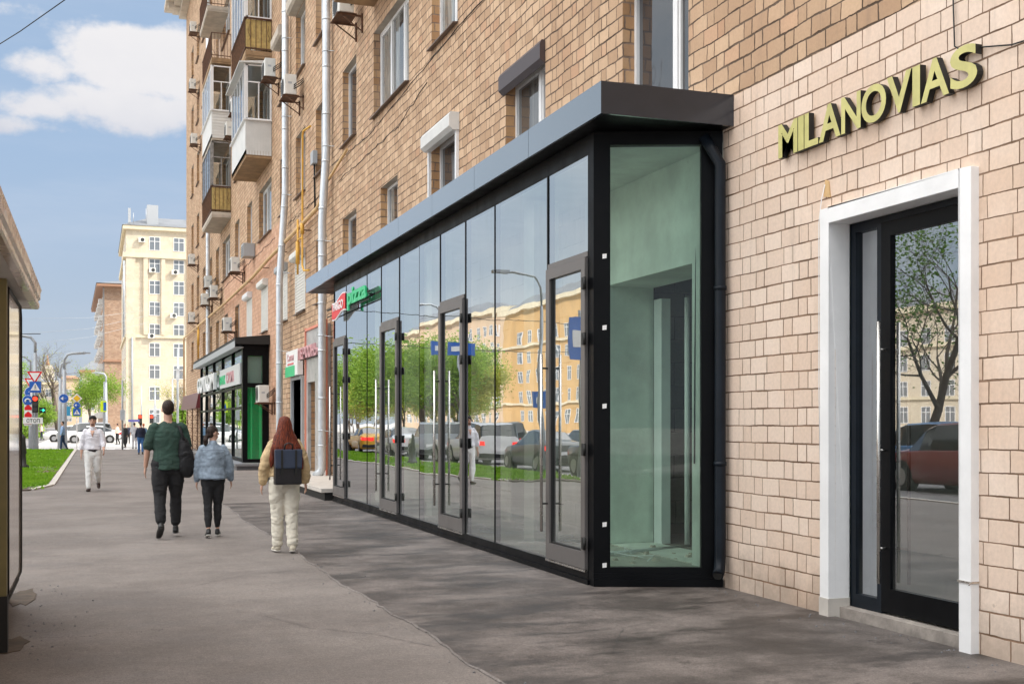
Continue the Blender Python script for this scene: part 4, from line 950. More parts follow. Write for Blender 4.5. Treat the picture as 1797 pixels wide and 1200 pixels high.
def ground_crack(pts, wd, seed):
    r2 = random.Random(seed); m2 = MB(); pr_ = Vector(pts[0])
    for a_, b_ in zip(pts[:-1], pts[1:]):
        a_, b_ = Vector(a_), Vector(b_); n = max(2, int((b_-a_).length/.07))
        for k in range(1, n+1):
            q_ = a_.lerp(b_, k/n)+Vector((r2.uniform(-.012, .012), r2.uniform(-.012, .012))); d_ = (q_-pr_).normalized(); e_ = Vector((-d_.y, d_.x))*wd*r2.uniform(.4, 1.2)
            m2.quad((*(pr_-e_), .0125), (*(pr_+e_), .0125), (*(q_+e_), .0125), (*(q_-e_), .0125)) if pts[0][0] > 2.3 else m2.quad((*(pr_-e_), .0015), (*(pr_+e_), .0015), (*(q_+e_), .0015), (*(q_-e_), .0015)); pr_ = q_
    struct('pavement_crack', m2, M['litdark'])
ground_crack([(1.35, 9.9), (1.6, 9.2), (2.05, 8.7), (2.32, 8.1)], .003, 1); ground_crack([(.2, 11.5), (.9, 11.9), (1.5, 12.6), (2.3, 12.9)], .003, 2); ground_crack([(3.4, 7.4), (3.9, 8.3), (4.9, 8.8), (5.7, 9.0)], .003, 3)
ground_crack([(.4, 20), (1.2, 20.3), (2.3, 20.1)], .005, 4); ground_crack([(-.2, 14.2), (.5, 14.0), (1.0, 14.6)], .003, 5)
dm = MB(); rr_ = random.Random(2)
def splat(cx, cy, rx, ry, seed):
    r2 = random.Random(seed); n = 16; return [(cx+rx*math.cos(k*6.283/n)*r2.uniform(.7, 1.25), cy+ry*math.sin(k*6.283/n)*r2.uniform(.7, 1.25)) for k in range(n)]
dm.prism(splat(-.58, 9.2, .13, .35, 1), .001, .006); dm.prism(splat(-.62, 11.7, .13, .55, 4), .001, .006)
dm2 = struct('broken_pavement', dm, M['soil'])

gt = MB(); rr_ = random.Random(12)
for k in range(150):
    q = rr_.random()
    if q < .45: x, y = 5.74-abs(rr_.gauss(0, .22)), rr_.uniform(4.5, 9.9)
    elif q < .7: x, y = 2.37+rr_.gauss(0, .12), rr_.uniform(6, 14)
    else: x, y = -.5+abs(rr_.gauss(0, .25)), rr_.uniform(8.5, 12.5)
    r0 = rr_.uniform(.003, .011); a_ = rr_.uniform(0, 3)
    dxx, dyy = r0*math.cos(a_), r0*math.sin(a_); zb = .012 if x > 2.37 else 0
    gt.hexa([(x-dxx, y-dyy, zb), (x+dyy, y-dxx, zb), (x+dxx, y+dyy, zb), (x-dyy, y+dxx, zb), (x-dxx*.6, y-dyy*.6, zb+r0*.8), (x+dyy*.6, y-dxx*.6, zb+r0), (x+dxx*.5, y+dyy*.5, zb+r0*.8), (x-dyy*.6, y+dxx*.6, zb+r0*.7)])
tag(gt.build('grit', M['granite']), 'loose grit and pebbles scattered on the asphalt', 'grit', kind='stuff')
# ------------------------------------------------------------------ trees
def make_tree(name, label, h, cr, n_leaf, leaf, lsize, seed, trunk=.35, group=None, levels=3, bare=0, cat='tree', dens_z=(.3, 1.)):
    t_ = thing(name, label, cat, (0, 0, 0), group=group)
    r_ = random.Random(seed); tr = LMB(); tips = []
    def grow(p, d, L, r, lv):
        pts = [p]; n = 4; rs = [r]
        for k in range(n):
            d = (d+Vector((r_.uniform(-.22, .22), r_.uniform(-.22, .22), r_.uniform(-.05, .16)))).normalized(); p = p+d*L/n; pts.append(p); rs.append(r*(1-.55*(k+1)/n))
            if lv < levels and k >= 1:
                for q in range(2 if lv else 2):
                    az = r_.uniform(0, 6.28); sp_ = r_.uniform(.55, 1.0)
                    o_ = d.orthogonal().normalized(); o_.rotate(Quaternion(d, az))
                    grow(p, (d*math.cos(sp_)+o_*math.sin(sp_)).normalized(), L*r_.uniform(.5, .72), rs[-1]*.6, lv+1)
        if lv >= levels-1: tips.extend(pts[1:])
        tr.tube(pts, rs, 6 if lv > 1 else 8, caps=False)
    grow(Vector((0, 0, -.1)), Vector((0, 0, 1)), h*.55, h*.022*trunk/.35, 0)
    tr.build('trunk', M['bark'], t_)
    if n_leaf and tips:
        lf = LMB()
        # clip tips to crown ellipsoid loosely, cluster leaves round them
        for k in range(n_leaf):
            c = r_.choice(tips); s_ = lsize*2.6
            p = c+Vector((r_.gauss(0, s_), r_.gauss(0, s_), r_.gauss(0, s_*.8)))
            a1 = Vector((r_.gauss(0, 1), r_.gauss(0, 1), r_.gauss(0, .6))).normalized(); b1 = a1.orthogonal().normalized(); b1.rotate(Quaternion(a1, r_.uniform(0, 6.28)))
            s1 = lsize*r_.uniform(.5, 1.1)
            i0 = lf.vs([p-a1*s1*.6, p+b1*s1*.35, p+a1*s1*.6, p-b1*s1*.35]); lf.face((i0, i0+1, i0+2, i0+3))
        lf.build('crown', M[leaf], t_)
    return t_
TG = 'trees across the road reflected in the shop glass'
tA = make_tree('deciduous_tree', 'tall green street tree across the road seen in the shop glass', 11, 4, 15000, 'leafG', .27, 21, group=TG)
tB = make_tree('deciduous_tree', 'yellow green street tree across the road seen in the shop glass', 9.5, 4, 14000, 'leafY', .26, 22, group=TG)
spots = [(-18, 92), (-21, 103), (-17, 112), (-24, 122), (-20, 132), (-27, 141), (-19, 152), (-25, 164), (-34, 150), (-38, 165), (-29, 178), (-33, 190), (-22, 205), (-40, 215), (-17, 84), (-22, 95), (-26, 112), (-30, 126), (-34, 138), (-20, 122), (-16, 100), (-24, 108)]
ords = ['first', 'second', 'third', 'fourth', 'fifth', 'sixth', 'seventh', 'eighth', 'ninth', 'tenth', 'eleventh', 'twelfth', 'thirteenth', 'fourteenth', 'fifteenth', 'sixteenth', 'seventeenth', 'eighteenth', 'nineteenth', 'twentieth', 'twenty first', 'twenty second']
rq = random.Random(9)
for i, (x, y) in enumerate(spots):
    src = tA if i % 2 == 0 else tB
    o_ = src if i < 2 else dup(src)
    o_.location = (x, y, -.1); o_.rotation_euler = (0, 0, rq.uniform(0, 6.28)); s_ = rq.uniform(.66, .95); o_.scale = (s_, s_, s_)
    o_['label'] = '%s nearest %s tree in the roadside row across the road' % (ords[i], 'green' if i % 2 == 0 else 'yellow green')
tD = make_tree('deciduous_tree', 'half leafed tree over the road, reflected in the entrance door', 8.5, 4, 3400, 'leafD', .13, 31, levels=4)
tD.location = (-13.5, 31.5, -.1)
# visible trees, far left
t1 = make_tree('deciduous_tree', 'large green tree left of the far brown building, behind the man in white', 21, 6, 16000, 'leafG', .5, 41); t1.location = (-.6, 172, 0); t1.scale = (0.4, 0.4, 0.4)
t2 = make_tree('bare_tree', 'nearly leafless spreading tree behind the two grey lamp posts', 22, 6, 900, 'leafY', .3, 43, levels=4, trunk=.7); t2.location = (-4.2, 165, 0); t2.scale = (0.5, 0.5, 0.5)
t3 = make_tree('small_tree', 'low rounded green tree behind the traffic light poles', 9, 5, 9000, 'leafG', .42, 44); t3.location = (-5.7, 150, 0); t3.scale = (0.42, 0.42, 0.42)
t4 = make_tree('deciduous_tree', 'green tree at the far left edge beside the kiosk glass', 20, 5, 12000, 'leafG', .5, 45); t4.location = (-8.7, 165, 0); t4.scale = (0.42, 0.42, 0.42)
t5 = make_tree('blossoming_tree', 'thin tree with pale blossom in front of the cream building', 13, 5, 2600, 'blossom', .20, 46, levels=4); t5.location = (9.6, 150, 0); t5.scale = (0.55, 0.55, 0.55)
t6 = make_tree('young_tree', 'slim tree coming into yellow green leaf beside the blossoming tree', 14, 4, 2200, 'leafY', .25, 47, levels=3); t6.location = (10.6, 160, 0); t6.scale = (0.5, 0.5, 0.5)
def bush(label, x, y, w_, h_, leaf='leafG', n=5000, seed=1, s=.25):
    o_ = thing('shrub', label, 'shrub', (x, y, 0)); r_ = random.Random(seed); m_ = LMB()
    for k in range(n):
        th_ = r_.uniform(0, 6.28); ph = r_.uniform(0, 1.57); rr = r_.uniform(.55, 1.)*(1+.3*noise.noise(Vector((math.cos(th_)*2, math.sin(th_)*2, ph*2+seed))))
        p = Vector((w_*rr*math.cos(th_)*math.cos(ph), w_*rr*math.sin(th_)*math.cos(ph), h_*rr*math.sin(ph)))
        a1 = Vector((r_.gauss(0, 1), r_.gauss(0, 1), r_.gauss(0, 1))).normalized(); b1 = a1.orthogonal()*s*.4; a1 = a1*s*.6
        i0 = m_.vs([p-a1, p+b1, p+a1, p-b1]); m_.face((i0, i0+1, i0+2, i0+3))
    m_.build('crown', M[leaf], o_); m_ = LMB()
    for k in range(7): a_ = k*.9; m_.tube([(0, 0, 0), (w_*.3*math.cos(a_), w_*.3*math.sin(a_), h_*.4), (w_*.6*math.cos(a_), w_*.6*math.sin(a_), h_*.75)], [.06, .04, .02], 5)
    m_.build('stem', M['bark'], o_)
bush('rounded bright green bush at the foot of the cream building', 8.9, 118, 2.4, 3.4, seed=3)
bush('pale green bush low behind the parked white car', -7.5, 130, 2.6, 4.2, n=4000, seed=5)

# ------------------------------------------------------------------ far buildings
def facade_building(name, label, x0, x1, y0, y1, h, wmat, windows, cornices=(), roofm='farroof', rz=0, roofh=1.2, roof_over=.6, side=None):
    """windows: list (face 'e'nd / 's'ide(-x) / 'r'(+x), pos, z, w, h)"""
    o_ = thing(name, label, 'building', (x0, y0, 0), rz)
    mm = LMB; W_, D_ = x1-x0, y1-y0
    m_ = mm(); m_.box(0, W_, 0, D_, -.3, h); m_.build('wall', M[wmat] if isinstance(wmat, str) else wmat, o_)
    m_ = mm(); q = roof_over
    m_.hexa([(-q, -q, h+.01), (W_+q, -q, h+.01), (W_+q, D_+q, h+.01), (-q, D_+q, h+.01), (W_*.2, D_*.2+1, h+roofh), (W_*.8, D_*.2+1, h+roofh), (W_*.8, D_*.8, h+roofh), (W_*.2, D_*.8, h+roofh)]); m_.build('roof', M['farroof' if roofm == 'plategrey' else roofm], o_)
    for (z, th_, pr_) in cornices: m_ = mm(); m_.box(-pr_, W_+pr_, -pr_, D_+pr_, z, z+th_); m_.build('cornice', M[side or 'creamtrim'], o_)
    cnt = 0
    for (fc, pos, z, ww, hh) in windows:
        cnt += 1
        if cnt > 95: break
        f = mm(); p = mm(); e = .06
        def B_(mb, a0, a1, z0, z1, o0, o1):
            if fc == 'e': mb.box(a0, a1, -o1, -o0, z0, z1)
            elif fc == 's': mb.box(-o1, -o0, a0, a1, z0, z1)
            else: mb.box(W_+o0, W_+o1, a0, a1, z0, z1)
        B_(p, pos, pos+ww, z, z+hh, .003, .015); 
        for (a0, a1, z0, z1) in ((pos-.08, pos, z-.08, z+hh+.08), (pos+ww, pos+ww+.08, z-.08, z+hh+.08), (pos, pos+ww, z+hh, z+hh+.08), (pos, pos+ww, z-.08, z), (pos+ww*.5-.05, pos+ww*.5+.05, z, z+hh*.99), (pos, pos+ww*.5-.05, z+hh*.66, z+hh*.66+.08), (pos+ww*.5+.05, pos+ww, z+hh*.66, z+hh*.66+.08)): B_(f, a0, a1, z0, z1, .002, e)
        fo = f.build('window', M['pvc'], o_); p.build('pane', M['farpane'], fo)
    return o_
M['farroof'] = pbr('weathered_roof_metal', (.15, .16, .175), .6, var=.2, vscale=.4)
M['creamtrim'] = pbr('cream_trim', (.66, .58, .42), .8, var=.08, vscale=.6)
M['cream'] = brick('cream_render', ((.60, .52, .40), (.63, .555, .435), (.57, .49, .37)), (.46, .39, .29), bw=1.3, bh=.62, gap=.035, stain=(.50, .42, .31), stain_amt=.5, streak=.12, bump=.2)
M['cream2'] = pbr('pale_stone', (.62, .56, .48), .85, var=.08, vscale=.3)
M['ochre'] = pbr('ochre_render', (.56, .35, .15), .85, var=.08, vscale=.3)
M['tanr'] = pbr('tan_render', (.60, .44, .30), .85, var=.08, vscale=.3)
M['farpane'] = pbr('far_pane', (.18, .20, .22), .08, spec=.9)
M['redroof'] = pbr('red_brown_eave', (.34, .19, .12), .7, var=.1)
rows = [28.9, 25.4, 22.0, 18.6, 15.1, 12.1, 8.6, 5.2, 1.6]
wl = []
for r0 in rows:
    for px_ in (3.55, 7.25, 11.0, 14.8): wl.append(('e', px_, r0, 1.5, 2.0))
    for k in range(4): wl.append(('s', 3+7*k, r0, 1.5, 2.0))
YB = facade_building('apartment_tower', 'tall cream rendered apartment building with grey roof beyond the junction', 4.75, 24, 193, 225, 32.6, 'cream', wl, ((32.0, .6, .5), (27.6, .7, .45), (15.0, .45, .25)), 'plategrey', roofh=2.6)
m_ = LMB(); 
for (xa, xb) in ((2.6, 3.3), (5.3, 5.9), (9.4, 10.0)): m_.box(xa, xb, -.35, -.001, 15.45, 27.6)
m_.box(0, 1.4, -.3, -.001, -.2, 27.6); m_.build('pilaster', M['cream'], YB)
m_ = LMB(); m_.box(3.2, 4.9, 1, 3, 33, 36.2); m_.build('chimney', M['plategrey'], YB)
m_ = LMB(); m_.tube([(-.35, -.4, 27), (-.35, -.4, 15)], .15, 6); m_.tube([(.9, -.45, 0), (.9, -.45, 15)], .15, 6); m_.build('downpipe', M['steelgrey'], YB)
m_ = LMB()
for x in (0.6, 1.1, 3.0): m_.tube([(x, 0, 33), (x, 0, 35+.6*math.sin(x*5))], .05, 5)
m_.box(.3, .7, -.2, .1, 33.0, 35.3); m_.build('antenna', M['plategrey'], YB)
wl = [('s', 3+5.2*k, 3+3.5*j, 1.6, 1.9) for j in range(8) for k in range(10)]
for k_, (x_, z_, lb_) in enumerate(((6.6, 30.0, 'small air conditioner beside the top window of the cream tower'), (8.2, 25.3, 'small air conditioner under the second window of the cream tower'), (11.6, 25.1, 'small air conditioner on the right side of the cream tower, upper one'), (8.0, 14.9, 'small air conditioner low on the left window column of the cream tower'), (11.4, 18.2, 'small air conditioner on the right side of the cream tower, lower one'))):
    a_c = thing('air_conditioner', lb_, 'air conditioner', (x_, 192.9, z_), group='air conditioners on the cream tower'); m_ = MB(); m_.box(x_, x_+1.0, 192.45, 192.9, z_, z_+.75); m_.build('casing', M['acw'], a_c)
    m_ = MB(); m_.disc((x_+.6, 192.43, z_+.38), (0, 1, 0), .28, 16, .03); m_.build('fan_grille', M['darkgrille'], a_c)
wl = [('s', 3+5.2*k, 3+3.5*j, 1.6, 1.9) for j in range(8) for k in range(10)]
BB = facade_building('brick_building', 'brown brick building with overhanging eave left of the cream tower', 2.1, 20, 262, 322, 31.0, 'farbrick', wl, ((30.4, .5, 1.6), (14.5, .4, .3)), 'plategrey', rz=R(1.1), roofh=2.2, roof_over=1.7, side='redroof')
m_ = LMB()
for j in range(8):
    for k in range(5): m_.box(-1.1, -.01, 5+10.4*k, 8+10.4*k, 2.6+3.5*j, 3.8+3.5*j)
m_.build('balconies', M['siding'], BB)
m_ = LMB(); m_.box(-.3, .0, 1.0, 1.6, 1, 30.3); m_.build('downpipe', M['plategrey'], BB)
wl = [('e', 2+4*k, 2+3.6*j, 1.6, 2.0) for j in range(4) for k in range(3)]
facade_building('distant_building', 'small distant building with grey hipped roof between tree and brown building', -3.6, 12, 400, 430, 18.5, 'cream2', wl, ((17.5, 1, .8),), 'plategrey', roofh=3.5, side='redroof')
wl = [('e', 1+4.5*k, 1.5+4.2*j, 1.8, 2.2) for j in range(3) for k in range(6)]
facade_building('distant_building', 'wide pale distant block behind the bare tree', -38, -10.5, 400, 430, 14.5, 'cream2', wl[:48], ((13.7, .8, .6),), 'plategrey', roofh=1)
facade_building('distant_building', 'narrow orange brick distant block above the green tree', -9.8, -4.6, 396, 399.5, 15.5, 'tanr', [('e', 1.5, 2+4*j, 1.6, 2) for j in range(3)], (), 'redroof', roofh=1)
TW = facade_building('distant_tower', 'pale stepped tower with spire far behind the traffic signs', -21.5, -15, 520, 530, 19, 'cream2', [('e', .9+2.0*k, 3+4.4*j, .9, 2.4) for j in range(3) for k in range(3)], ((18.2, .8, .7),), 'plategrey', roofh=1)
m_ = LMB(); m_.box(.8, 5.8, 1, 8, 19, 23); m_.box(1.6, 5, 2, 7, 23, 25.4); m_.build('upper_storey', M['cream2'], TW); m_ = LMB(); m_.tube([(3.3, 4, 25.4), (3.3, 4, 26.5), (3.3, 4, 30)], [1.0, .6, .05], 8); m_.build('spire', M['redroof'], TW)
for x in (1.2, 3.3, 5.4): m_ = LMB(); m_.tube([(x, 1.3, 23), (x, 1.3, 25)], [.4, .05], 5); m_.build('pinnacle', M['cream2'], TW)
for i, (x, y0, y1, h_, wm, lab) in enumerate(((-62, 146, 205, 22, 'ochre', 'long sunlit ochre block across the road reflected in the shop glass'), (-92, 96, 142, 17, 'cream', 'cream block across the road reflected in the entrance door'), (-66, 212, 300, 24, 'tanr', 'tan block farther along across the road reflected in the shop glass'), (-75, 40, 90, 13, 'tanr', 'low tan block across the road nearest the camera side'))):
    nn = int((y1-y0-4)/4.6); fl = int((h_-2)/3.5)
    wl = [('r', 2.5+4.6*k, 1.6+3.5*j, 1.7, 2.0) for j in range(fl) for k in range(nn)]
    facade_building('apartment_block', lab, x-14, x, y0, y1, h_, wm, wl[:95], ((h_-.6, .8, .7), (h_*.68, .4, .35), (4.6, .35, .3)), 'plategrey', roofh=2.5)

# ------------------------------------------------------------------ vehicles
M['tyre'] = pbr('tyre', (.02, .02, .02), .8); M['rim'] = pbr('rim', (.45, .45, .46), .3, .8)
M['carglass'] = pbr('car_glass', (.015, .018, .02), .04, spec=.9); M['tail'] = pbr('tail_lamp', (.5, .01, .01), .2, emit=(1, .03, .02), es=1.2); M['head'] = pbr('head_lamp', (.8, .82, .85), .1, spec=1)
def make_car(name, label, paint, kind='sedan', loc=(0, 0, 0), rz=0, group=None, cat='car'):
    t_ = thing(name, label, cat, loc, rz, group)
    # stations: y, z_bottom, z_belt, z_top, half width, top half width
    if kind == 'suv':
        st = [(-2.3, .45, .95, 1.0, .78, .70), (-2.28, .32, 1.02, 1.2, .86, .74), (-2.1, .26, 1.08, 1.66, .91, .66), (-1.6, .22, 1.08, 1.74, .93, .66), (-.6, .2, 1.06, 1.76, .94, .68), (.35, .2, 1.04, 1.72, .94, .67), (.75, .2, 1.02, 1.6, .94, .66), (1.35, .2, 1.0, 1.08, .93, .74), (1.9, .22, .95, 1.0, .90, .70), (2.2, .28, .85, .9, .84, .62), (2.32, .38, .68, .72, .74, .5)]
    else:
        st = [(-2.35, .42, .85, .9, .74, .62), (-2.3, .3, .95, 1.02, .83, .68), (-1.95, .24, .98, 1.06, .88, .68), (-1.6, .2, .97, 1.12, .90, .66), (-.95, .18, .95, 1.42, .91, .58), (-.2, .18, .94, 1.47, .91, .58), (.45, .18, .93, 1.42, .91, .58), (1.2, .18, .92, 1.02, .90, .68), (1.8, .2, .86, .93, .88, .66), (2.2, .26, .74, .78, .82, .56), (2.35, .34, .58, .62, .70, .46)]
    b_, w_ = LMB(), LMB(); b_.smooth = True; w_.smooth = True
    def ring(s_):
        y, zb, zl, zt, hw, tw = s_
        half = [(0, zb), (hw*.86, zb), (hw*.98, zb+.14), (hw, (zb+zl)/2+.05), (hw*.985, zl-.03), (hw*.95, zl+.01), (tw, zt-.05), (tw-.1, zt), (0, zt+.025)]
        return [(x, y, z) for x, z in half]+[(-x, y, z) for x, z in half[-2:0:-1]]
    rings = [ring(s_) for s_ in st]; n = len(rings[0])
    for k in range(len(st)-1):
        A, B_ = rings[k], rings[k+1]; hA, hB = st[k][3]-st[k][2], st[k+1][3]-st[k+1][2]
        for j in range(n):
            q = (A[j], A[(j+1) % n], B_[(j+1) % n], B_[j]); j2 = min(j, n-1-j)
            cabin = hA > .3 and hB > .3; trans_ = (hA > .3) != (hB > .3) or (hA > .1 and hB > .3) 
            g_ = (j2 == 5 and (cabin or trans_)) or (j2 in (6, 7) and trans_ and not cabin)
            (w_ if g_ else b_).quad(*q)
    b_.smooth = False; b_.face([b_.vs(rings[0])+j for j in range(n)]); b_.face([b_.vs(rings[-1])+j for j in range(n)][::-1])
    bo = b_.build('body', paint, t_); w_.build('windows', M['carglass'], t_)
    for me in (bo.data,):
        bm = bmesh.new(); bm.from_mesh(me); bmesh.ops.remove_doubles(bm, verts=bm.verts, dist=1e-4); bmesh.ops.recalc_face_normals(bm, faces=bm.faces); bm.to_mesh(me); bm.free()
    wr = .36 if kind == 'suv' else .32
    for y in (-1.42, 1.42):
        for sx_ in (-1, 1):
            a_ = LMB(); a_.disc((sx_*.80, y, wr), (1, 0, 0), wr+.06, 24, .27); a_.build('wheel_arch', M['litdark'], t_)
            wh = LMB(); wh.disc((sx_*.84, y, wr), (1, 0, 0), wr, 24, .22); wo = wh.build('wheel', M['tyre'], t_); rm_ = LMB(); rm_.disc((sx_*.935, y, wr), (1, 0, 0), wr*.62, 12, .05); rm_.build('rim', M['rim'], wo)
    yb = st[0][0]; zt = st[1][2]
    for sx_ in (-1, 1):
        l = LMB(); l.box(sx_*.52, sx_*.86, yb-.02, yb+.2, zt-.22, zt-.05); l.build('tail_light', M['tail'], t_)
        l = LMB(); l.box(sx_*.48, sx_*.78, st[-1][0]-.28, st[-1][0]-.02, .60, .72); l.build('headlight', M['head'], t_)
    l = LMB(); l.box(-.26, .26, yb-.025, yb+.02, .60, .71); l.build('number_plate', M['signwhite'], t_)
    l = LMB(); l.box(-.8, .8, yb-.03, yb+.15, .32, .50); l.build('bumper', M['litdark'], t_)
    return t_
cp = {k: pbr('car_paint_'+k, c, .3, m2, spec=.6, coat=.6) for k, c, m2 in (('white', (.78, .78, .78), 0), ('silver', (.45, .46, .47), .5), ('black', (.02, .02, .022), .2), ('red', (.22, .02, .02), .2), ('yellow', (.75, .42, .02), 0), ('grey', (.12, .125, .13), .4), ('blue', (.05, .2, .45), .2))}
CG = 'cars queuing along the road, reflected in the shop glass'
for (c, kd, x, y, lab) in (('red', 'suv', -8.6, 23.5, 'dark red hatchback car on the road, reflected in the entrance door'), ('black', 'suv', -6.4, 33.5, 'black car nearest in the kerbside queue reflected in the glass'), ('grey', 'sedan', -6.4, 40.2, 'dark grey saloon second in the kerbside queue'), ('white', 'suv', -6.4, 47.5, 'white car third in the kerbside queue'), ('silver', 'suv', -6.3, 54.5, 'silver SUV fourth in the kerbside queue'), ('white', 'sedan', -6.4, 61.5, 'white saloon fifth in the kerbside queue'), ('yellow', 'sedan', -6.4, 68.5, 'yellow taxi at the head of the kerbside queue'), ('blue', 'suv', -12.0, 29.0, 'blue car in the second lane reflected in the entrance door'), ('silver', 'sedan', -10.0, 44, 'silver saloon in the second lane'), ('black', 'suv', -10.0, 56.5, 'black SUV in the second lane'), ('white', 'suv', -10.0, 66, 'white SUV in the second lane')):
    make_car('parked_car' if 0 else 'queuing_car', lab, cp[c], kd, (x, y, -.135), 0, CG)
make_car('white_car', 'white saloon crossing behind the traffic light pole', cp['white'], 'sedan', (-1.96, 113, -.135), R(90))
make_car('silver_car', 'silver SUV behind the grey lamp posts', cp['silver'], 'suv', (-.8, 109.5, -.135), R(90))
make_car('white_car', 'white estate car crossing behind the man in white', cp['white'], 'sedan', (-.15, 106, -.135), R(90))

# ------------------------------------------------------------------ street furniture at the junction
def disc_sign(mb, c, r, th=.03): mb.disc(c, (0, 1, 0), r, 28, th)
def pole(mb, x, y, h, r0=.1, r1=.06, z0=-.1): mb.tube([(x, y, z0), (x, y, h)], [r0, r1], 12)
def lamp(label, x, y, h, arm, r=.12, az=0, n=1, bend=1.1):
    t_ = thing('street_lamp', label, 'street lamp', (x, y, 0)); m_ = MB()
    m_.tube([(x, y, -.1), (x, y, 1.2), (x, y, h-1.0)], [r*1.2, r, r*.6], 12); pts = [(x, y, h-1.0), (x, y, h-.4), (x+arm*.15, y, h-.08), (x+arm*.4, y, h), (x+arm, y, h+.05)]; m_.tube(pts, r*.5, 8); m_.build('pole', M['steelgrey'], t_)
    m_ = MB(); m_.box(x+arm*.85, x+arm*1.25, y-.14, y+.14, h, h+.09); m_.build('lamp_head', M['steelgrey'], t_); return t_
# pixel helper used only while laying out: point on the plane Y=y seen at photo pixel (px,py)
def at(px, py, y): k = y/(2228.3-.3376*px); return Vector((.9413*(px-165.1)*k, y, 1.62+(741-py)*k))
YS = 76.
q = at(62, 590, YS)
lamp('tall grey lamp post carrying the traffic light, arm reaching left', q.x, YS, q.z, -1.6, .17)
q2 = at(54, 624, 79); lamp('second lamp post partly behind the traffic light pole', q2.x, 79, q2.z, -2.2, .12)
q3 = at(113, 620, 79); lamp('grey lamp post with arm reaching right toward the sky', q3.x, 79, q3.z, 1.25, .17)
q4 = at(106, 637, 82); lamp('short armed grey lamp post left of its taller neighbour', q4.x, 82, q4.z, .5, .16)
q5 = at(186, 655, 140); lamp('distant lamp post against the side of the brown building', q5.x, 140, q5.z, -1.2, .22)
def sign(name, label, parts, post=None, cat='road sign'):
    t_ = thing(name, label, cat, parts[0][1])
    for (nm, loc, fn, mat) in parts:
        m_ = MB(); fn(m_, loc); m_.build(nm, M[mat], t_)
    return t_
def tri(mb, c, w_, up=True, th=.03, y=None):
    x, z = c[0], c[2]; y = c[1] if y is None else y; s_ = 1 if up else -1; h = w_*.87*s_
    p = [(x-w_/2, z-h/3*1), (x+w_/2, z-h/3), (x, z+h*2/3)]
    i = mb.vs([(a_, y-th/2, b_) for a_, b_ in p]+[(a_, y+th/2, b_) for a_, b_ in p]); mb.face([i, i+1, i+2]); mb.face([i+5, i+4, i+3])
    for k in range(3): mb.face([i+k, i+3+k, i+3+(k+1) % 3, i+(k+1) % 3])
def rect(mb, c, w_, h_, th=.03): x, y, z = c; mb.box(x-w_/2, x+w_/2, y-th/2, y+th/2, z-h_/2, z+h_/2)
def diam(mb, c, r, th=.03):
    x, y, z = c; p = [(x-r, z), (x, z-r), (x+r, z), (x, z+r)]; i = mb.vs([(a_, y-th/2, b_) for a_, b_ in p]+[(a_, y+th/2, b_) for a_, b_ in p]); mb.face([i, i+1, i+2, i+3]); mb.face([i+7, i+6, i+5, i+4])
    for k in range(4): mb.face([i+k, i+4+k, i+4+(k+1) % 4, i+(k+1) % 4])
def walker(mb, c, s_):
    x, y, z = c; mb.disc((x, y, z+.28*s_), (0, 1, 0), .06*s_, 10, .01)
    for p_, q_ in (((0, .2), (0, -.02)), ((0, .0), (-.12, -.28)), ((0, .0), (.12, -.28)), ((0, .17), (-.13, .03)), ((0, .17), (.13, .05))): mb.beam((x+p_[0]*s_, y, z+p_[1]*s_), (x+q_[0]*s_, y, z+q_[1]*s_), .05*s_, .01)
F = Vector((0, -.03, 0)); YP = 75.3
c = at(61, 659, YP); m0 = at(61, 659, YP)
tl = thing('traffic_sign', 'red edged give way triangle on the traffic light pole', 'road sign', c)
for nm, s_, mt, o_ in (('edge', .86, 'red', 0), ('face', .58, 'signwhite', -.02)): m_ = MB(); tri(m_, (c.x, 0, c.z+(.0 if nm == 'edge' else .0)), s_, False, .02, YP+o_); m_.build(nm, M[mt], tl)
c2 = at(54, 670, YP+2); tl = thing('traffic_sign', 'partly hidden give way triangle behind the first one', 'road sign', c2)
for nm, s_, mt, o_ in (('edge', .74, 'red', 0), ('face', .5, 'signwhite', -.02)): m_ = MB(); tri(m_, (c2.x, 0, c2.z), s_, False, .02, YP+2+o_); m_.build(nm, M[mt], tl)
def crossing(label, px, py, y, s_, border=None):
    c = at(px, py, y); t_ = thing('crossing_sign', label, 'road sign', c)
    if border: m_ = MB(); rect(m_, c, s_*1.3, s_*1.3, .02); m_.build('border', M[border], t_)
    m_ = MB(); rect(m_, c+F, s_, s_, .02); m_.build('plate', M['signblue'], t_)
    m_ = MB(); tri(m_, (c.x, 0, c.z-s_*.08), s_*.8, True, .01, y-.05); m_.build('triangle', M['signwhite'], t_)
    m_ = MB(); walker(m_, (c.x, y-.07, c.z-.04*s_), s_*.75); m_.build('walking_figure', M['blackmatt'], t_)
crossing('blue pedestrian crossing sign below the give way triangle', 62, 679, YP, .66)
crossing('lime bordered pedestrian crossing sign on its own thin post', 135, 723, 80, .46, 'lime')
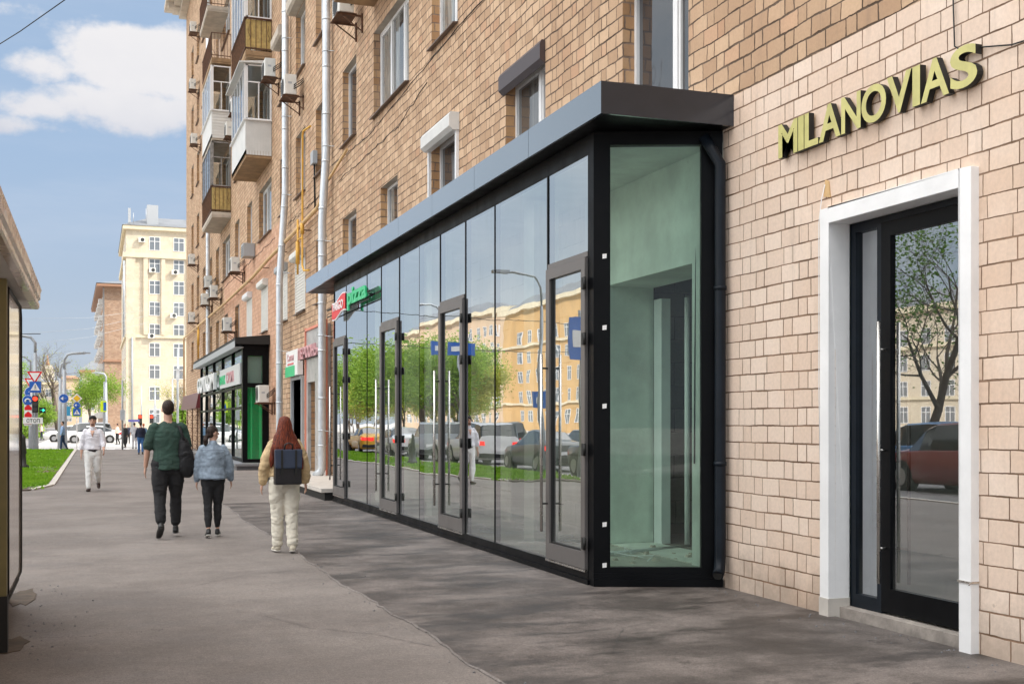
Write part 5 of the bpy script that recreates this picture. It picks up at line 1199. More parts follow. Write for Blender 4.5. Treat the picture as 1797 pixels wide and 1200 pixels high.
def round_sign(label, px, py, y, r, glyph):
    c = at(px, py, y); t_ = thing('round_sign', label, 'road sign', c)
    m_ = MB(); disc_sign(m_, c, r*1.08, .02); m_.build('rim', M['signwhite'], t_)
    m_ = MB(); disc_sign(m_, c+F, r, .02); m_.build('face', M['signblue'], t_); m_ = MB(); y2 = y-.06
    if glyph == 'left': m_.beam((c.x+r*.6, y2, c.z), (c.x-r*.2, y2, c.z), r*.3, .01); tri_pts = [(c.x-r*.7, c.z), (c.x-r*.1, c.z-r*.45), (c.x-r*.1, c.z+r*.45)]
    elif glyph == 'up': m_.beam((c.x, y2, c.z-r*.7), (c.x, y2, c.z+r*.2), r*.3, .01); tri_pts = [(c.x-r*.45, c.z+r*.1), (c.x+r*.45, c.z+r*.1), (c.x, c.z+r*.75)]
    else:
        m_.tube([(c.x+r*.5*math.cos(a_), y2, c.z-r*.15+r*.4*math.sin(a_)) for a_ in [i*.35 for i in range(10)]], r*.13, 5); tri_pts = [(c.x-r*.75, c.z-r*.1), (c.x-r*.25, c.z-r*.1), (c.x-r*.5, c.z-r*.5)]
        m_.quad((c.x+r*.75, y2, c.z-r*.1), (c.x+r*.25, y2, c.z-r*.1), (c.x+r*.5, y2, c.z-r*.5))
    m_.quad(*[(a_, y2, b_) for a_, b_ in tri_pts]); m_.build('arrow', M['signwhite'], t_)
round_sign('round blue sign partly behind the crossing sign', 55, 689, YP+1.5, .36, 'up')
round_sign('round blue sign with curved double arrow left of the traffic light', 49, 702, YP, .28, 'curve')
round_sign('round blue left arrow sign between the grey lamp posts', 112, 699, 78, .27, 'left')
round_sign('small round blue left arrow sign under the yellow diamond', 135, 711, 80, .2, 'left')
c = at(135, 699, 80); t_ = thing('priority_sign', 'yellow diamond priority road sign with white border', 'road sign', c)
m_ = MB(); diam(m_, (c.x, 80, c.z), .33, .02); m_.build('border', M['signwhite'], t_); m_ = MB(); diam(m_, (c.x, 79.97, c.z), .22, .02); m_.build('face', M['signyellow'], t_)
m_ = MB(); pole(m_, c.x, 80.03, c.z+.2, .04, .035); po_ = thing('sign_post', 'thin pale post carrying the yellow diamond and crossing signs', 'post', (c.x, 80.03, 0)); m_.build('post', M['signwhite'], po_)
c = at(49.5, 727, YP); t_ = thing('chevron_sign', 'vertical red and white chevron board left of the traffic light', 'road sign', c)
m_ = MB(); rect(m_, c, .44, 1.35, .02); m_.build('plate', M['signwhite'], t_); m_ = MB()
for k in range(3):
    z = c.z+.38-k*.42; m_.quad((c.x-.2, YP-.02, z-.12), (c.x+.2, YP-.02, z-.12), (c.x+.2, YP-.02, z+.05), (c.x, YP-.02, z+.22), (c.x-.2, YP-.02, z+.05))
m_.build('chevron', M['red'], t_)
c = at(58, 738, YP); t_ = thing('stop_line_sign', 'long white plate reading СТОП below the traffic light', 'road sign', c)
m_ = MB(); rect(m_, c+F*2, 1.1, .37, .02); m_.build('plate', M['signwhite'], t_)
text('lettering', 'СТОП', .3, .01, (c.x-.36, YP-.08, c.z-.11), 'y-', M['blackmatt'], t_, offset=.002, width=.74, height=.22)
c = at(62, 709, YP); t_ = thing('traffic_light', 'traffic light showing red with a green arrow box beside it', 'traffic light', c)
m_ = MB(); rect(m_, c, .34, 1.02, .2); m_.build('housing', M['litdark'], t_, bevel=.02)
for k, mt in enumerate(('lred', 'darkgrille', 'darkgrille')): m_ = MB(); disc_sign(m_, c+Vector((0, -.12, .32-.32*k)), .125, .03); m_.build('lens', M[mt], t_)
m_ = MB(); rect(m_, c+Vector((.40, 0, -.36)), .36, .34, .15); m_.build('arrow_housing', M['litdark'], t_)
m_ = MB(); m_.beam(c+Vector((.29, -.09, -.36)), c+Vector((.45, -.09, -.36)), .07, .01); m_.quad(c+Vector((.42, -.09, -.46)), c+Vector((.54, -.09, -.36)), c+Vector((.42, -.09, -.26))); m_.build('green_arrow', M['lgreen'], t_)
c = at(58, 738, YP+.2); t_ = thing('sign_post', 'thin grey post behind the long white plate', 'post', (c.x, YP+.25, 0)); m_ = MB(); pole(m_, c.x, YP+.25, c.z+2.9, .06, .05); m_.build('post', M['steelgrey'], t_)
c = at(113, 721, 83); t_ = thing('direction_sign', 'small blue direction board behind the grey lamp posts', 'road sign', c); m_ = MB(); rect(m_, c, .75, .62, .03); m_.build('board', pbr('sky_blue_board', (.05, .32, .55), .4), t_)
m_ = MB(); rect(m_, c+Vector((.2, -.02, -.42)), .4, .2, .02); m_.build('subplate', M['signwhite'], t_)
c = at(182, 713, 90); t_ = thing('crossing_sign_box', 'lime edged crossing sign seen edge on at the brown building', 'road sign', c); m_ = MB(); rect(m_, c, .42, .8, .06); m_.build('border', M['lime'], t_); m_ = MB(); rect(m_, c+Vector((.08, -.04, 0)), .2, .6, .02); m_.build('plate', M['signblue'], t_)
m_ = MB(); pole(m_, c.x+.05, 90.1, c.z+1.8, .07, .06); m_.build('post', M['steelgrey'], t_)
c = at(215, 728, 73.6); t_ = thing('utility_pole', 'grey pole with a long grey box standing at the pavement end', 'pole', (c.x, 73.6, 0)); m_ = MB(); pole(m_, c.x, 73.6, c.z+2.1, .06, .05, -.1); m_.build('post', M['steelgrey'], t_); m_ = MB(); rect(m_, c+Vector((0, -.08, 0)), .26, .62, .12); m_.build('box', M['zinc'], t_)
for px, py, y, lab in ((246, 735, 110, 'left one of the two red pedestrian signals by the cream building'), (266, 735, 112, 'right one of the two red pedestrian signals by the cream building')):
    c = at(px, py, y); t_ = thing('pedestrian_signal', lab, 'traffic light', c, group='red pedestrian signals'); m_ = MB(); rect(m_, c, .34, .78, .2); m_.build('housing', M['litdark'], t_)
    m_ = MB(); disc_sign(m_, c+Vector((0, -.12, .2)), .13, .02); m_.build('red_lens', M['lred'], t_); m_ = MB(); pole(m_, c.x+.12, y+.15, c.z+(3.0 if px == 246 else .6), .07, .05); m_.build('post', M['steelgrey'], t_)
c = at(235, 738, 108); t_ = thing('street_name_sign', 'long blue street name plate in front of the cream building', 'sign', c); m_ = MB(); rect(m_, c, .95, .2, .03); m_.build('plate', pbr('navy_plate', (.09, .09, .28), .4), t_); m_ = MB(); pole(m_, c.x, 108.1, c.z, .04, .04); m_.build('post', M['steelgrey'], t_)
for px, py, y, r, lab in ((312, 612, 95, .09, 'tall pale grey pole left of the building corner'), (272, 676, 104, .07, 'slender grey pole with a white plate by the blossoming tree'), (303, 664, 120, .09, 'dark topped pole behind the man in green')):
    c = at(px, py, y); t_ = thing('utility_pole', lab, 'pole', (c.x, y, 0)); m_ = MB(); pole(m_, c.x, y, c.z, r*1.2, r*.7); m_.build('post', M['steelgrey'], t_)
    m_ = MB(); rect(m_, at(px, py+45, y)+Vector((0, -.1, 0)), .25, .9, .05); m_.build('plate', M['zinc'], t_)
# road signs across the road, seen in the glass
def board(label, x, y, z, w_, h_, mat='signblue', pz=None):
    t_ = thing('road_sign_board', label, 'road sign', (x, y, 0), group='blue road signs reflected in the shop glass'); m_ = MB(); rect(m_, (x, y, z), w_, h_, .05); m_.build('board', M[mat], t_)
    m_ = MB(); pole(m_, x+.0, y+.12, z+h_/2+.2, .08, .06); m_.build('post', M['steelgrey'], t_); m_ = MB(); rect(m_, (x+w_*.2, y-.035, z), w_*.3, h_*.4, .01); m_.build('panel', M['signwhite'], t_)
board('wide blue road board beyond the queue of cars', -9.4, 60, 5.6, 1.7, .75); board('tall blue sign nearest the glass corner', -4.9, 33, 4.2, .9, 1.3); board('small blue turn sign below the tall blue sign', -4.9, 36.5, 2.4, .8, .55); board('white and blue street banner among the roadside trees', -16, 88, 4.6, .8, 2.4, 'signwhite')
lamp('lamp post across the verge reflected in the nearest shop door', -4.0, 34.5, 6.3, 1.2, .08)
lamp('tall lamp post beyond the queue reflected in the shop glass', -15.5, 80, 10, 2.0, .16)
bl_ = thing('bollard_lamp', 'small dark ornamental post at the left end of the grass', 'post', at(40, 800, 44)); c = at(40, 800, 44); c.z = 0
m_ = MB(); m_.tube([(c.x, 44, 0), (c.x, 44, .12), (c.x, 44, .16), (c.x, 44, .5), (c.x, 44, .55), (c.x, 44, 1.05), (c.x, 44, 1.1), (c.x, 44, 1.2)], [.2, .2, .13, .1, .13, .09, .1, .02], 14); m_.build('post', M['darkgrille'], bl_)
# overhead wires
wi = thing('overhead_wire', 'black cable crossing the top left corner of the sky', 'wire', (0, 20, 9)); m_ = MB()
p0, p1 = at(-60, 115, 30), at(150, -25, 24); m_.tube([p0, (p0+p1)/2-Vector((0, 0, .05)), p1], .012, 6); m_.build('cable', M['blackmatt'], wi)
for k, (ya, yb, yy) in enumerate(((580, 560, 95), (602, 570, 100), (548, 556, 110))):
    wi = thing('trolley_wire', ('upper', 'middle', 'lowest')[(1, 2, 0)[k]]+' thin tram wire over the far junction', 'wire', (0, yy, 9)); m_ = MB(); p0, p1 = at(-40, ya+12, yy), at(330, yb-22, yy+6); m_.tube([p0, (p0*.5+p1*.5)-Vector((0, 0, .6)), p1], .013, 4); m_.build('cable', M['steelgrey'], wi)

for lab, y, z in (('tram cable across the road seen as the lower dark line in the glass', 75, 6.9), ('tram cable across the road seen as the upper dark line in the glass', 66, 8.1)):
    wi = thing('tram_cable', lab, 'wire', (-3, y, z)); m_ = MB(); m_.tube([(-3+-4.6*k, y+.15*k, z-.45*math.sin(k*.314)) for k in range(11)], .022, 5); m_.build('cable', M['blackmatt'], wi)
# ------------------------------------------------------------------ people
def ringtube(bm, rows, n=14, dome=1.):
    """rows: (centre, rx, ry, side vec, fwd vec) -> closed lofted volume with domed ends"""
    vs_ = []
    def addring(c, rx, ry, a_, b_): return [bm.verts.new(c+a_*rx*math.cos(6.28318*k/n)+b_*ry*math.sin(6.28318*k/n)) for k in range(n)]
    c0, r0x, r0y, a0, b0 = rows[0]; c1 = rows[1][0]; d0 = (c0-c1).normalized(); cN, rNx, rNy, aN, bN = rows[-1]; dN = (cN-rows[-2][0]).normalized()
    rs = [addring(c0+d0*min(r0x, r0y)*.8*dome, r0x*.45, r0y*.45, a0, b0), addring(c0+d0*min(r0x, r0y)*.45*dome, r0x*.82, r0y*.82, a0, b0)]
    for r_ in rows: rs.append(addring(*r_))
    rs += [addring(cN+dN*min(rNx, rNy)*.45, rNx*.82, rNy*.82, aN, bN), addring(cN+dN*min(rNx, rNy)*.8, rNx*.45, rNy*.45, aN, bN)]
    for k in range(len(rs)-1):
        for j in range(n): bm.faces.new((rs[k][j], rs[k][(j+1) % n], rs[k+1][(j+1) % n], rs[k+1][j]))
    bm.faces.new(rs[0][::-1]); bm.faces.new(rs[-1])
def limb(bm, pts, rs, side=Vector((1, 0, 0)), fl=1., n=12):
    rows = []
    for k, p in enumerate(pts):
        d_ = (pts[min(k+1, len(pts)-1)]-pts[max(k-1, 0)]).normalized(); a_ = side-d_*side.dot(d_)
        a_ = a_.normalized() if a_.length > .05 else d_.orthogonal().normalized(); b2 = d_.cross(a_)
        rows.append((p, rs[k], rs[k]*fl, a_, b2))
    ringtube(bm, rows, n)
def ball(bm, c, rx, ry, rz, n=12):
    rr = bmesh.ops.create_uvsphere(bm, u_segments=n, v_segments=8, radius=1)
    for v in rr['verts']: v.co = Vector((v.co.x*rx, v.co.y*ry, v.co.z*rz))+c
def fuse(name, bm, mat, parent, vox, smooth=3, wrinkle=0, wf=9, seed=0):
    bmesh.ops.recalc_face_normals(bm, faces=bm.faces)
    me = bpy.data.meshes.new('tmp'); bm.to_mesh(me); bm.free(); ob = bpy.data.objects.new('tmp', me); C.objects.link(ob)
    m1 = ob.modifiers.new('r', 'REMESH'); m1.mode = 'VOXEL'; m1.voxel_size = vox
    m2 = ob.modifiers.new('s', 'SMOOTH'); m2.factor = .5; m2.iterations = smooth
    dg = bpy.context.evaluated_depsgraph_get(); me2 = bpy.data.meshes.new_from_object(ob.evaluated_get(dg)); bpy.data.objects.remove(ob)
    if wrinkle:
        no = [v.normal.copy() for v in me2.vertices]
        for v, n_2 in zip(me2.vertices, no):
            c = v.co; f_ = noise.fractal(Vector((c.x*wf, c.y*wf, c.z*wf*1.9+seed+1.5*noise.noise(c*5))), 1., 2., 3); g_ = abs(noise.noise(Vector((c.x*wf*.8+seed, c.y*wf*.8, c.z*wf*1.5)))) 
            v.co = c+n_2*(f_*wrinkle-(.1-g_ if g_ < .1 else 0)*wrinkle*5)
    me2.name = name; me2.materials.clear(); me2.materials.append(mat)
    for p_ in me2.polygons: p_.use_smooth = True
    o_ = bpy.data.objects.new(name, me2); C.objects.link(o_); o_.parent = parent; return o_
X_ = Vector((1, 0, 0)); Y_ = Vector((0, 1, 0)); Z_ = Vector((0, 0, 1))
skin = pbr('skin', (.56, .33, .24), .5, var=.06, vscale=20); 
def cloth(name, c, var=.12, vs=5, rough=.85): return pbr(name, c, rough, var=var, vscale=vs, bump=.25, bscale=160)
def person(label, loc, rz, H, legs, arms, outfit, vox=.011, head_turn=0, group=None, build=1.0, face=False, headtilt=0):
    """legs: (L,R) each (thigh forward deg, knee bend deg, foot pitch deg, lateral m); arms: (L,R) each (out deg, fwd deg, elbow bend deg)"""
    t_ = thing('person', label, 'person', loc, rz, group); s = H/1.8; J = {}
    w = build
    for k, sd in ((0, -1), (1, 1)):
        a_, kb_, fp, lat = legs[k]; hip = Vector((sd*.095*w, 0, .93)); d1 = Vector((lat*.9, math.sin(R(a_)), -math.cos(R(a_)))).normalized(); kn = hip+d1*.44
        d2 = Vector((lat*.2, math.sin(R(a_-kb_)), -math.cos(R(a_-kb_)))).normalized(); an = kn+d2*.42
        fd_ = Vector((sd*.12, math.cos(R(fp)), math.sin(R(fp)))).normalized(); up_ = X_.cross(fd_).normalized()
        J[('leg', k)] = (hip, kn, an, fd_, up_)
    zmin = min(min((an-up_*.085-fd_*.06).z, (an-up_*.085+fd_*.2).z) for (_, _, an, fd_, up_) in (J[('leg', 0)], J[('leg', 1)]))
    dz = Vector((0, 0, -zmin))
    for k in (0, 1): h_, kn, an, fd_, up_ = J[('leg', k)]; J[('leg', k)] = (h_+dz, kn+dz, an+dz, fd_, up_)
    for k, sd in ((0, -1), (1, 1)):
        o_, f_, e_ = arms[k]; sh = Vector((sd*.185*w, -.01, 1.43))+dz
        d1 = Vector((sd*math.sin(R(o_)), math.sin(R(f_)), -math.cos(R(o_))*math.cos(R(f_)))).normalized(); el = sh+d1*.29
        d2 = Vector((sd*math.sin(R(o_))*.4, math.sin(R(f_+e_)), -math.cos(R(f_+e_)))).normalized(); wr_ = el+d2*.25; J[('arm', k)] = (sh, el, wr_, d2, sd)
    def sc_(bm):
        for v in bm.verts: v.co *= s
        return bm
    T = lambda z, y=0, x=0: Vector((x, y, z))+dz
    # ---- body
    bm = bmesh.new()
    ringtube(bm, [(T(.90), .13*w, .085, X_, Y_), (T(1.0), .13*w, .08, X_, Y_), (T(1.1), .12*w, .08, X_, Y_), (T(1.28, -.01), .14*w, .09, X_, Y_), (T(1.4, -.015), .14*w, .08, X_, Y_), (T(1.47, -.01), .10*w, .07, X_, Y_)])
    limb(bm, [T(1.44, -.01), T(1.52, 0), T(1.6, .01)], [.062, .056, .058])
    hc = T(1.685, .012); ht = Matrix.Rotation(R(head_turn), 3, 'Z')
    hb = bmesh.new()
    ball(hb, Vector((0, -.008, .015)), .077, .096, .105, 16); ball(hb, Vector((0, .03, -.055)), .055, .06, .062, 14)
    limb(hb, [Vector((0, .085, .02)), Vector((0, .108, -.02))], [.010, .016], n=8); ball(hb, Vector((0, .085, -.062)), .022, .014, .012, 8)
    for sd in (-1, 1): ball(hb, Vector((sd*.079, -.005, -.01)), .01, .022, .032, 8)
    for v in hb.verts: v.co = ht @ v.co + hc
    mt_ = bpy.data.meshes.new('h'); hb.to_mesh(mt_); hb.free(); bm.from_mesh(mt_); bpy.data.meshes.remove(mt_)
    for k in (0, 1):
        hip, kn, an, fd_, up_ = J[('leg', k)]
        limb(bm, [hip, (hip+kn)/2, kn, (kn+an)/2, an], [.07, .06, .042, .036, .030]); limb(bm, [an-up_*.03-fd_*.02, an-up_*.05+fd_*.08, an-up_*.06+fd_*.17], [.035, .035, .03], fl=.7)
        sh, el, wr_, d2, sd = J[('arm', k)]
        limb(bm, [sh, (sh+el)/2, el, (el+wr_)/2, wr_], [.044*w, .040*w, .036*w, .035*w, .025*w])
        # hand: palm, four fingers, thumb
        fwd = Vector((0, 1, 0)); pl = (fwd-d2*fwd.dot(d2)).normalized(); nrm_ = d2.cross(pl).normalized()*sd   # nrm points outward-ish
        pc = wr_+d2*.05; limb(bm, [wr_, pc, wr_+d2*.09], [.026, .040, .040], side=pl, fl=.42)
        for q, (off, L) in enumerate(((.030, .068), (.010, .078), (-.010, .072), (-.029, .056))):
            b0 = wr_+d2*.09+pl*off; b1 = b0+(d2+nrm_*-.15*(1))*L*.5; b2_ = b1+(d2-nrm_*.55)*L*.5; limb(bm, [b0, b1, b2_], [.0095, .0085, .007], n=8)
        b0 = wr_+d2*.03+pl*.03; b1 = b0+pl*.028+d2*.03; limb(bm, [b0, b1, b1+d2*.035], [.012, .0105, .008], n=8)
    fuse('body', sc_(bm), outfit.get('skin', skin), t_, vox*(.75 if H > 1 and vox < .015 else 1), 2)
    # ---- trousers
    P = outfit; lo = P.get('leg_loose', 1.)
    bm = bmesh.new(); ringtube(bm, [(T(.86), .168*w, .125, X_, Y_), (T(.96), .172*w, .12, X_, Y_), (T(P.get('waist', 1.04)), .155*w, .112, X_, Y_)])
    for k in (0, 1):
        hip, kn, an, fd_, up_ = J[('leg', k)]; an2 = an+(kn-an)*P.get('cuff', .08)
        limb(bm, [hip+T(0)*0+Vector((0, 0, .02)), hip*.5+kn*.5, kn, kn*.45+an*.55, an2], [.102*w*min(lo, 1.12), .092*lo*w, .072*lo, .066*lo, P.get('cuff_r', .055)*lo], n=16)
    fuse('trousers', sc_(bm), P['trousers'], t_, vox, 2, P.get('wr', .008), 7, seed=H*10)
    # ---- top
    bm = bmesh.new(); hem = P.get('hem', .92); tl_ = P.get('loose', 1.)
    ringtube(bm, [(T(hem), .190*w*tl_, .150*tl_, X_, Y_), (T((hem+1.1)/2), .184*w*tl_, .140*tl_, X_, Y_), (T(1.12), .170*w*tl_, .125*tl_, X_, Y_), (T(1.28, -.01), .180*w*tl_, .132*tl_, X_, Y_), (T(1.39, -.012), .178*w*tl_, .115*tl_, X_, Y_), (T(1.455, -.01), .125*w, .082, X_, Y_)], 18, .12)
    for k in (0, 1):
        sh, el, wr_, d2, sd = J[('arm', k)]; sl_ = P.get('sleeve', 1.); ra = P.get('sleeve_r', 1.)
        if sl_ <= 1: e0 = sh+(el-sh)*sl_; limb(bm, [sh-Vector((sd*.03, 0, -.01)), sh*.5+e0*.5, e0], [.072*w, .068*w*ra, .070*w*ra], n=14)
        else: e1 = el+(wr_-el)*(sl_-1); limb(bm, [sh-Vector((sd*.03, 0, -.01)), sh*.5+el*.5, el, el*.5+e1*.5, e1], [.066*w, .06*w*ra, .056*ra, .053*ra, .042*ra], n=14)
    fuse('jacket' if P.get('jacket') else 'shirt', sc_(bm), P['top'], t_, vox, 2, P.get('wr', .008), 8, seed=H*7)
    if P.get('collar'):
        bm = bmesh.new(); limb(bm, [T(1.45, -.01), T(1.52, -.005)], [.078, .072], n=16); fuse('collar', sc_(bm), P['collar'], t_, vox, 1)
    if P.get('under'):
        bm = bmesh.new(); ringtube(bm, [(T(hem-.09), .172*w*tl_, .128*tl_, X_, Y_), (T(hem+.03), .165*w*tl_, .122*tl_, X_, Y_)], 18, .12); fuse('undershirt', sc_(bm), P['under'], t_, vox, 2, .006, 9)
    if P.get('belt'):
        bm = bmesh.new(); ringtube(bm, [(T(P.get('beltz', 1.0)-.01), .170*w, .13, X_, Y_), (T(P.get('beltz', 1.0)+.01), .170*w, .13, X_, Y_)], 18); fuse('belt', sc_(bm), P['belt'], t_, vox*.8, 0)
    # ---- shoes
    for k in (0, 1):
        hip, kn, an, fd_, up_ = J[('leg', k)]; b_ = an-up_*.055
        bm = bmesh.new(); limb(bm, [b_-fd_*.045+up_*.01, b_+fd_*.03+up_*.012, b_+fd_*.11-up_*.003, b_+fd_*.18-up_*.008], [.040, .044, .045, .034], side=X_, fl=.72)
        limb(bm, [an-up_*.05-fd_*.02, an+up_*.0-fd_*.02], [.042, .041])
        so_b = fuse('shoe', sc_(bm), P['shoes'], t_, min(vox, .01), 2)
        bm = bmesh.new(); b2_ = an-up_*.078; limb(bm, [b2_-fd_*.05, b2_+fd_*.05, b2_+fd_*.12, b2_+fd_*.185], [.040, .044, .046, .034], side=X_, fl=.22); fuse('sole', sc_(bm), P.get('sole', P['shoes']), so_b, min(vox, .01)*.8, 1)
    # ---- hair
    hs = P.get('hair_style', 'short'); bm = bmesh.new()
    def HB(c, rx, ry, rz): 
        b2 = bmesh.new(); ball(b2, Vector(c), rx, ry, rz, 16)
        for v in b2.verts: v.co = ht @ v.co + hc
        m3 = bpy.data.meshes.new('h'); b2.to_mesh(m3); b2.free(); bm.from_mesh(m3); bpy.data.meshes.remove(m3)
    if hs == 'short': HB((0, -.022, .03), .083, .094, .10); HB((0, -.05, -.02), .072, .055, .06)
    elif hs == 'curly': HB((0, -.02, .045), .092, .102, .088); HB((0, .05, .085), .075, .05, .035); HB((0, -.05, -.02), .082, .06, .07)
    elif hs == 'pony':
        HB((0, -.018, .03), .085, .098, .10); HB((0, -.055, -.02), .076, .055, .065); HB((0, -.112, -.055), .034, .032, .04)
        limb(bm, [hc+ht@Vector((0, -.105, -.05)), hc+ht@Vector((0, -.14, -.12)), hc+ht@Vector((.0, -.13, -.2))], [.026, .04, .02])
    elif hs == 'long':
        HB((0, -.02, .03), .09, .10, .10)
        ringtube(bm, [(hc+Vector((0, -.045, .02)), .093, .075, X_, Y_), (hc+Vector((0, -.065, -.08)), .115, .07, X_, Y_), (hc+Vector((0, -.095, -.18)), .145, .058, X_, Y_), (hc+Vector((0, -.12, -.29)), .165, .05, X_, Y_), (hc+Vector((.02, -.135, -.40)), .16, .04, X_, Y_)], 18)
        limb(bm, [hc+Vector((.10, -.06, -.15)), hc+Vector((.165, -.08, -.32)), hc+Vector((.20, -.09, -.47)), hc+Vector((.225, -.08, -.58))], [.05, .052, .042, .018]); limb(bm, [hc+Vector((-.10, -.06, -.15)), hc+Vector((-.155, -.08, -.32)), hc+Vector((-.18, -.09, -.46)), hc+Vector((-.19, -.09, -.56))], [.05, .05, .036, .012])
    ho = fuse('hair', sc_(bm), P['hair'], t_, vox*.9, 2)
    if hs in ('long', 'pony', 'curly'):
        no = [v.normal.copy() for v in ho.data.vertices]
        for v, n2 in zip(ho.data.vertices, no):
            c = v.co; v.co = c+n2*(.010*noise.noise(Vector((c.x*38, c.y*38, c.z*(4 if hs != 'curly' else 38))))*s)
    if face:
        def HB2(name, c, rx, ry, rz, mat):
            b2 = bmesh.new(); ball(b2, Vector(c), rx, ry, rz, 12)
            for v in b2.verts: v.co = (ht @ v.co + hc)*s
            m3 = bpy.data.meshes.new(name); b2.to_mesh(m3); b2.free(); m3.materials.append(mat); o_ = bpy.data.objects.new(name, m3); C.objects.link(o_); o_.parent = t_
        for sd in (-1, 1): HB2('eye', (sd*.031, .076, .012), .021, .012, .009, face['eye']); HB2('eyebrow', (sd*.031, .082, .036), .022, .009, .005, face['hair'])
        HB2('mouth', (0, .094, -.061), .022, .006, .005, face['mouth'])
        if face.get('beard'): HB2('beard', (0, .052, -.088), .045, .045, .030, face['beard'])
    t_['H'] = 0; del t_['H']
    return t_, J, s, dz
black_c = cloth('black_cloth', (.012, .012, .014)); 
green_c = cloth('dark_green_cotton', (.028, .062, .048), .2, 4); denim = cloth('washed_denim', (.24, .30, .37), .35, 9)
beige = cloth('beige_jacket', (.55, .40, .22), .1, 5, .6); cream_t = cloth('cream_trouser', (.70, .66, .56), .08, 4); white_s = cloth('white_shirt', (.74, .73, .78), .05, 4); white_t = cloth('white_trouser', (.78, .78, .76), .05, 4)
def hairmat(name, c, c2):
    m_, t, out = newmat(name); v = t.add('ShaderNodeTexCoord').outputs['Object']; px, py, pz = t.xyz(v)
    st = t.noise(t.comb(t.m('MULTIPLY', px, 70.), t.m('MULTIPLY', py, 70.), t.m('MULTIPLY', pz, 3.)), 1.5, 4, .6)
    bn = t.add('ShaderNodeBump', {'Height': st, 'Strength': .9, 'Distance': .01}).outputs[0]
    p = t.add('ShaderNodeBsdfPrincipled', {'Base Color': t.mix(t.ss(st, .35, .65), c, c2), 'Roughness': .5, 'Normal': bn, 'Specular IOR Level': .3}); t.l.new(p.outputs[0], out.inputs[0]); return m_
M['hairb'] = pbr('brown_hair', (.035, .020, .014), .6, var=.3, vscale=30, bump=.5, bscale=120); M['hairk'] = pbr('black_hair', (.012, .009, .008), .5, var=.3, vscale=30, bump=.5, bscale=120); M['hairr'] = hairmat('auburn_hair', (.05, .008, .004), (.24, .045, .016)); M['hairb'] = hairmat('dark_brown_hair', (.010, .006, .005), (.05, .028, .02))
shoe_k = pbr('black_leather', (.012, .012, .012), .4); shoe_c = cloth('cream_sneaker', (.55, .50, .40)); sole_w = pbr('white_rubber', (.72, .70, .64), .6); shoe_b = pbr('brown_suede', (.035, .018, .014), .7)
# man in green
p1, J1, s1, dz1 = person('man seen from behind in dark green t-shirt and black trousers, black bag on shoulder', (.98, 17.05, .0), R(2), 1.86,
    ((-7, 22, -38, -.03), (9, 6, 0, .01)), ((13, 4, 10), (9, 6, 14)),
    dict(trousers=black_c, top=green_c, shoes=shoe_k, hair=M['hairb'], sleeve=.86, sleeve_r=1.04, hem=.87, loose=1.07, leg_loose=1.12, cuff=.17, cuff_r=.062, wr=.010, hair_style='short'), build=1.08)
bg_ = thing('shoulder_bag', 'large black shoulder bag hanging on the right side of the man in green', 'bag', (.98, 17.05, 0)); bm = bmesh.new()
ringtube(bm, [(Vector((.255, -.05, .92)), .10, .12, X_, Y_), (Vector((.25, -.05, 1.0)), .125, .15, X_, Y_), (Vector((.235, -.06, 1.18)), .11, .14, X_, Y_), (Vector((.20, -.07, 1.36)), .07, .10, X_, Y_)]); fuse('bag_body', bm, black_c, bg_, .012, 2, .014, 6)
bm = LMB(); bm.tube([(.21, -.14, 1.36), (.18, -.145, 1.45), (.145, -.11, 1.555), (.12, .0, 1.57), (.15, .13, 1.45), (.22, .1, 1.2)], .020, 8); bm.build('strap', black_c, bg_)
# woman in denim
p2, J2, s2, dz2 = person('woman seen from behind in pale denim jacket and black trousers, dark ponytail', (1.58, 16.9, .0), R(-4), 1.53,
    ((-8, 6, -14, .04), (5, 3, 0, -.05)), ((10, 2, 10), (15, 6, 10)),
    dict(trousers=black_c, top=denim, jacket=True, shoes=shoe_k, sole=sole_w, hair=M['hairb'], sleeve=1.95, sleeve_r=1.32, hem=.93, loose=1.24, leg_loose=.98, cuff=.16, cuff_r=.042, wr=.008, hair_style='pony', collar=denim), head_turn=-62, build=1.02)
ds = LMB()
for z in (1.23, .835): ds.tube([(.17*math.cos(a_), -.02+.165*math.sin(a_)*-1, z) for a_ in [.35+.25*k for k in range(11)]], .004, 5)
ds.build('jacket_seam', cloth('denim_seam', (.12, .15, .2)), p2)
# red-haired woman
p3, J3, s3, dz3 = person('woman seen from behind with long auburn hair, beige jacket and cream trousers', (2.23, 14.6, .0), R(1), 1.66,
    ((7, 4, 0, .02), (-3, 9, -8, -.01)), ((15, 3, 12), (17, 5, 10)),
    dict(trousers=cream_t, top=beige, jacket=True, under=white_s, shoes=shoe_c, sole=sole_w, hair=M['hairr'], sleeve=1.93, sleeve_r=1.38, hem=1.00, loose=1.10, leg_loose=1.22, cuff=.04, cuff_r=.062, wr=.012, hair_style='long'), build=1.0)
bp = thing('backpack', 'navy and black flap backpack worn by the woman with auburn hair', 'backpack', (2.23, 14.6, 0)); bp.rotation_euler = (0, 0, R(1))
m_ = LMB(); m_.hexa([(-.165, -.30, .86), (.165, -.30, .86), (.165, -.16, .86), (-.165, -.16, .86), (-.16, -.31, 1.14), (.16, -.31, 1.14), (.155, -.14, 1.14), (-.155, -.14, 1.14)]); m_.build('pouch', pbr('black_bag_leather', (.012, .012, .015), .42, bump=.2), bp, bevel=.02)
m_ = LMB(); m_.hexa([(-.162, -.325, 1.06), (.162, -.325, 1.06), (.155, -.15, 1.06), (-.155, -.15, 1.06), (-.17, -.315, 1.29), (.17, -.315, 1.29), (.15, -.14, 1.29), (-.15, -.14, 1.29)]); m_.build('flap', pbr('navy_bag_leather', (.025, .040, .075), .42, bump=.2), bp, bevel=.015)
m_ = LMB()
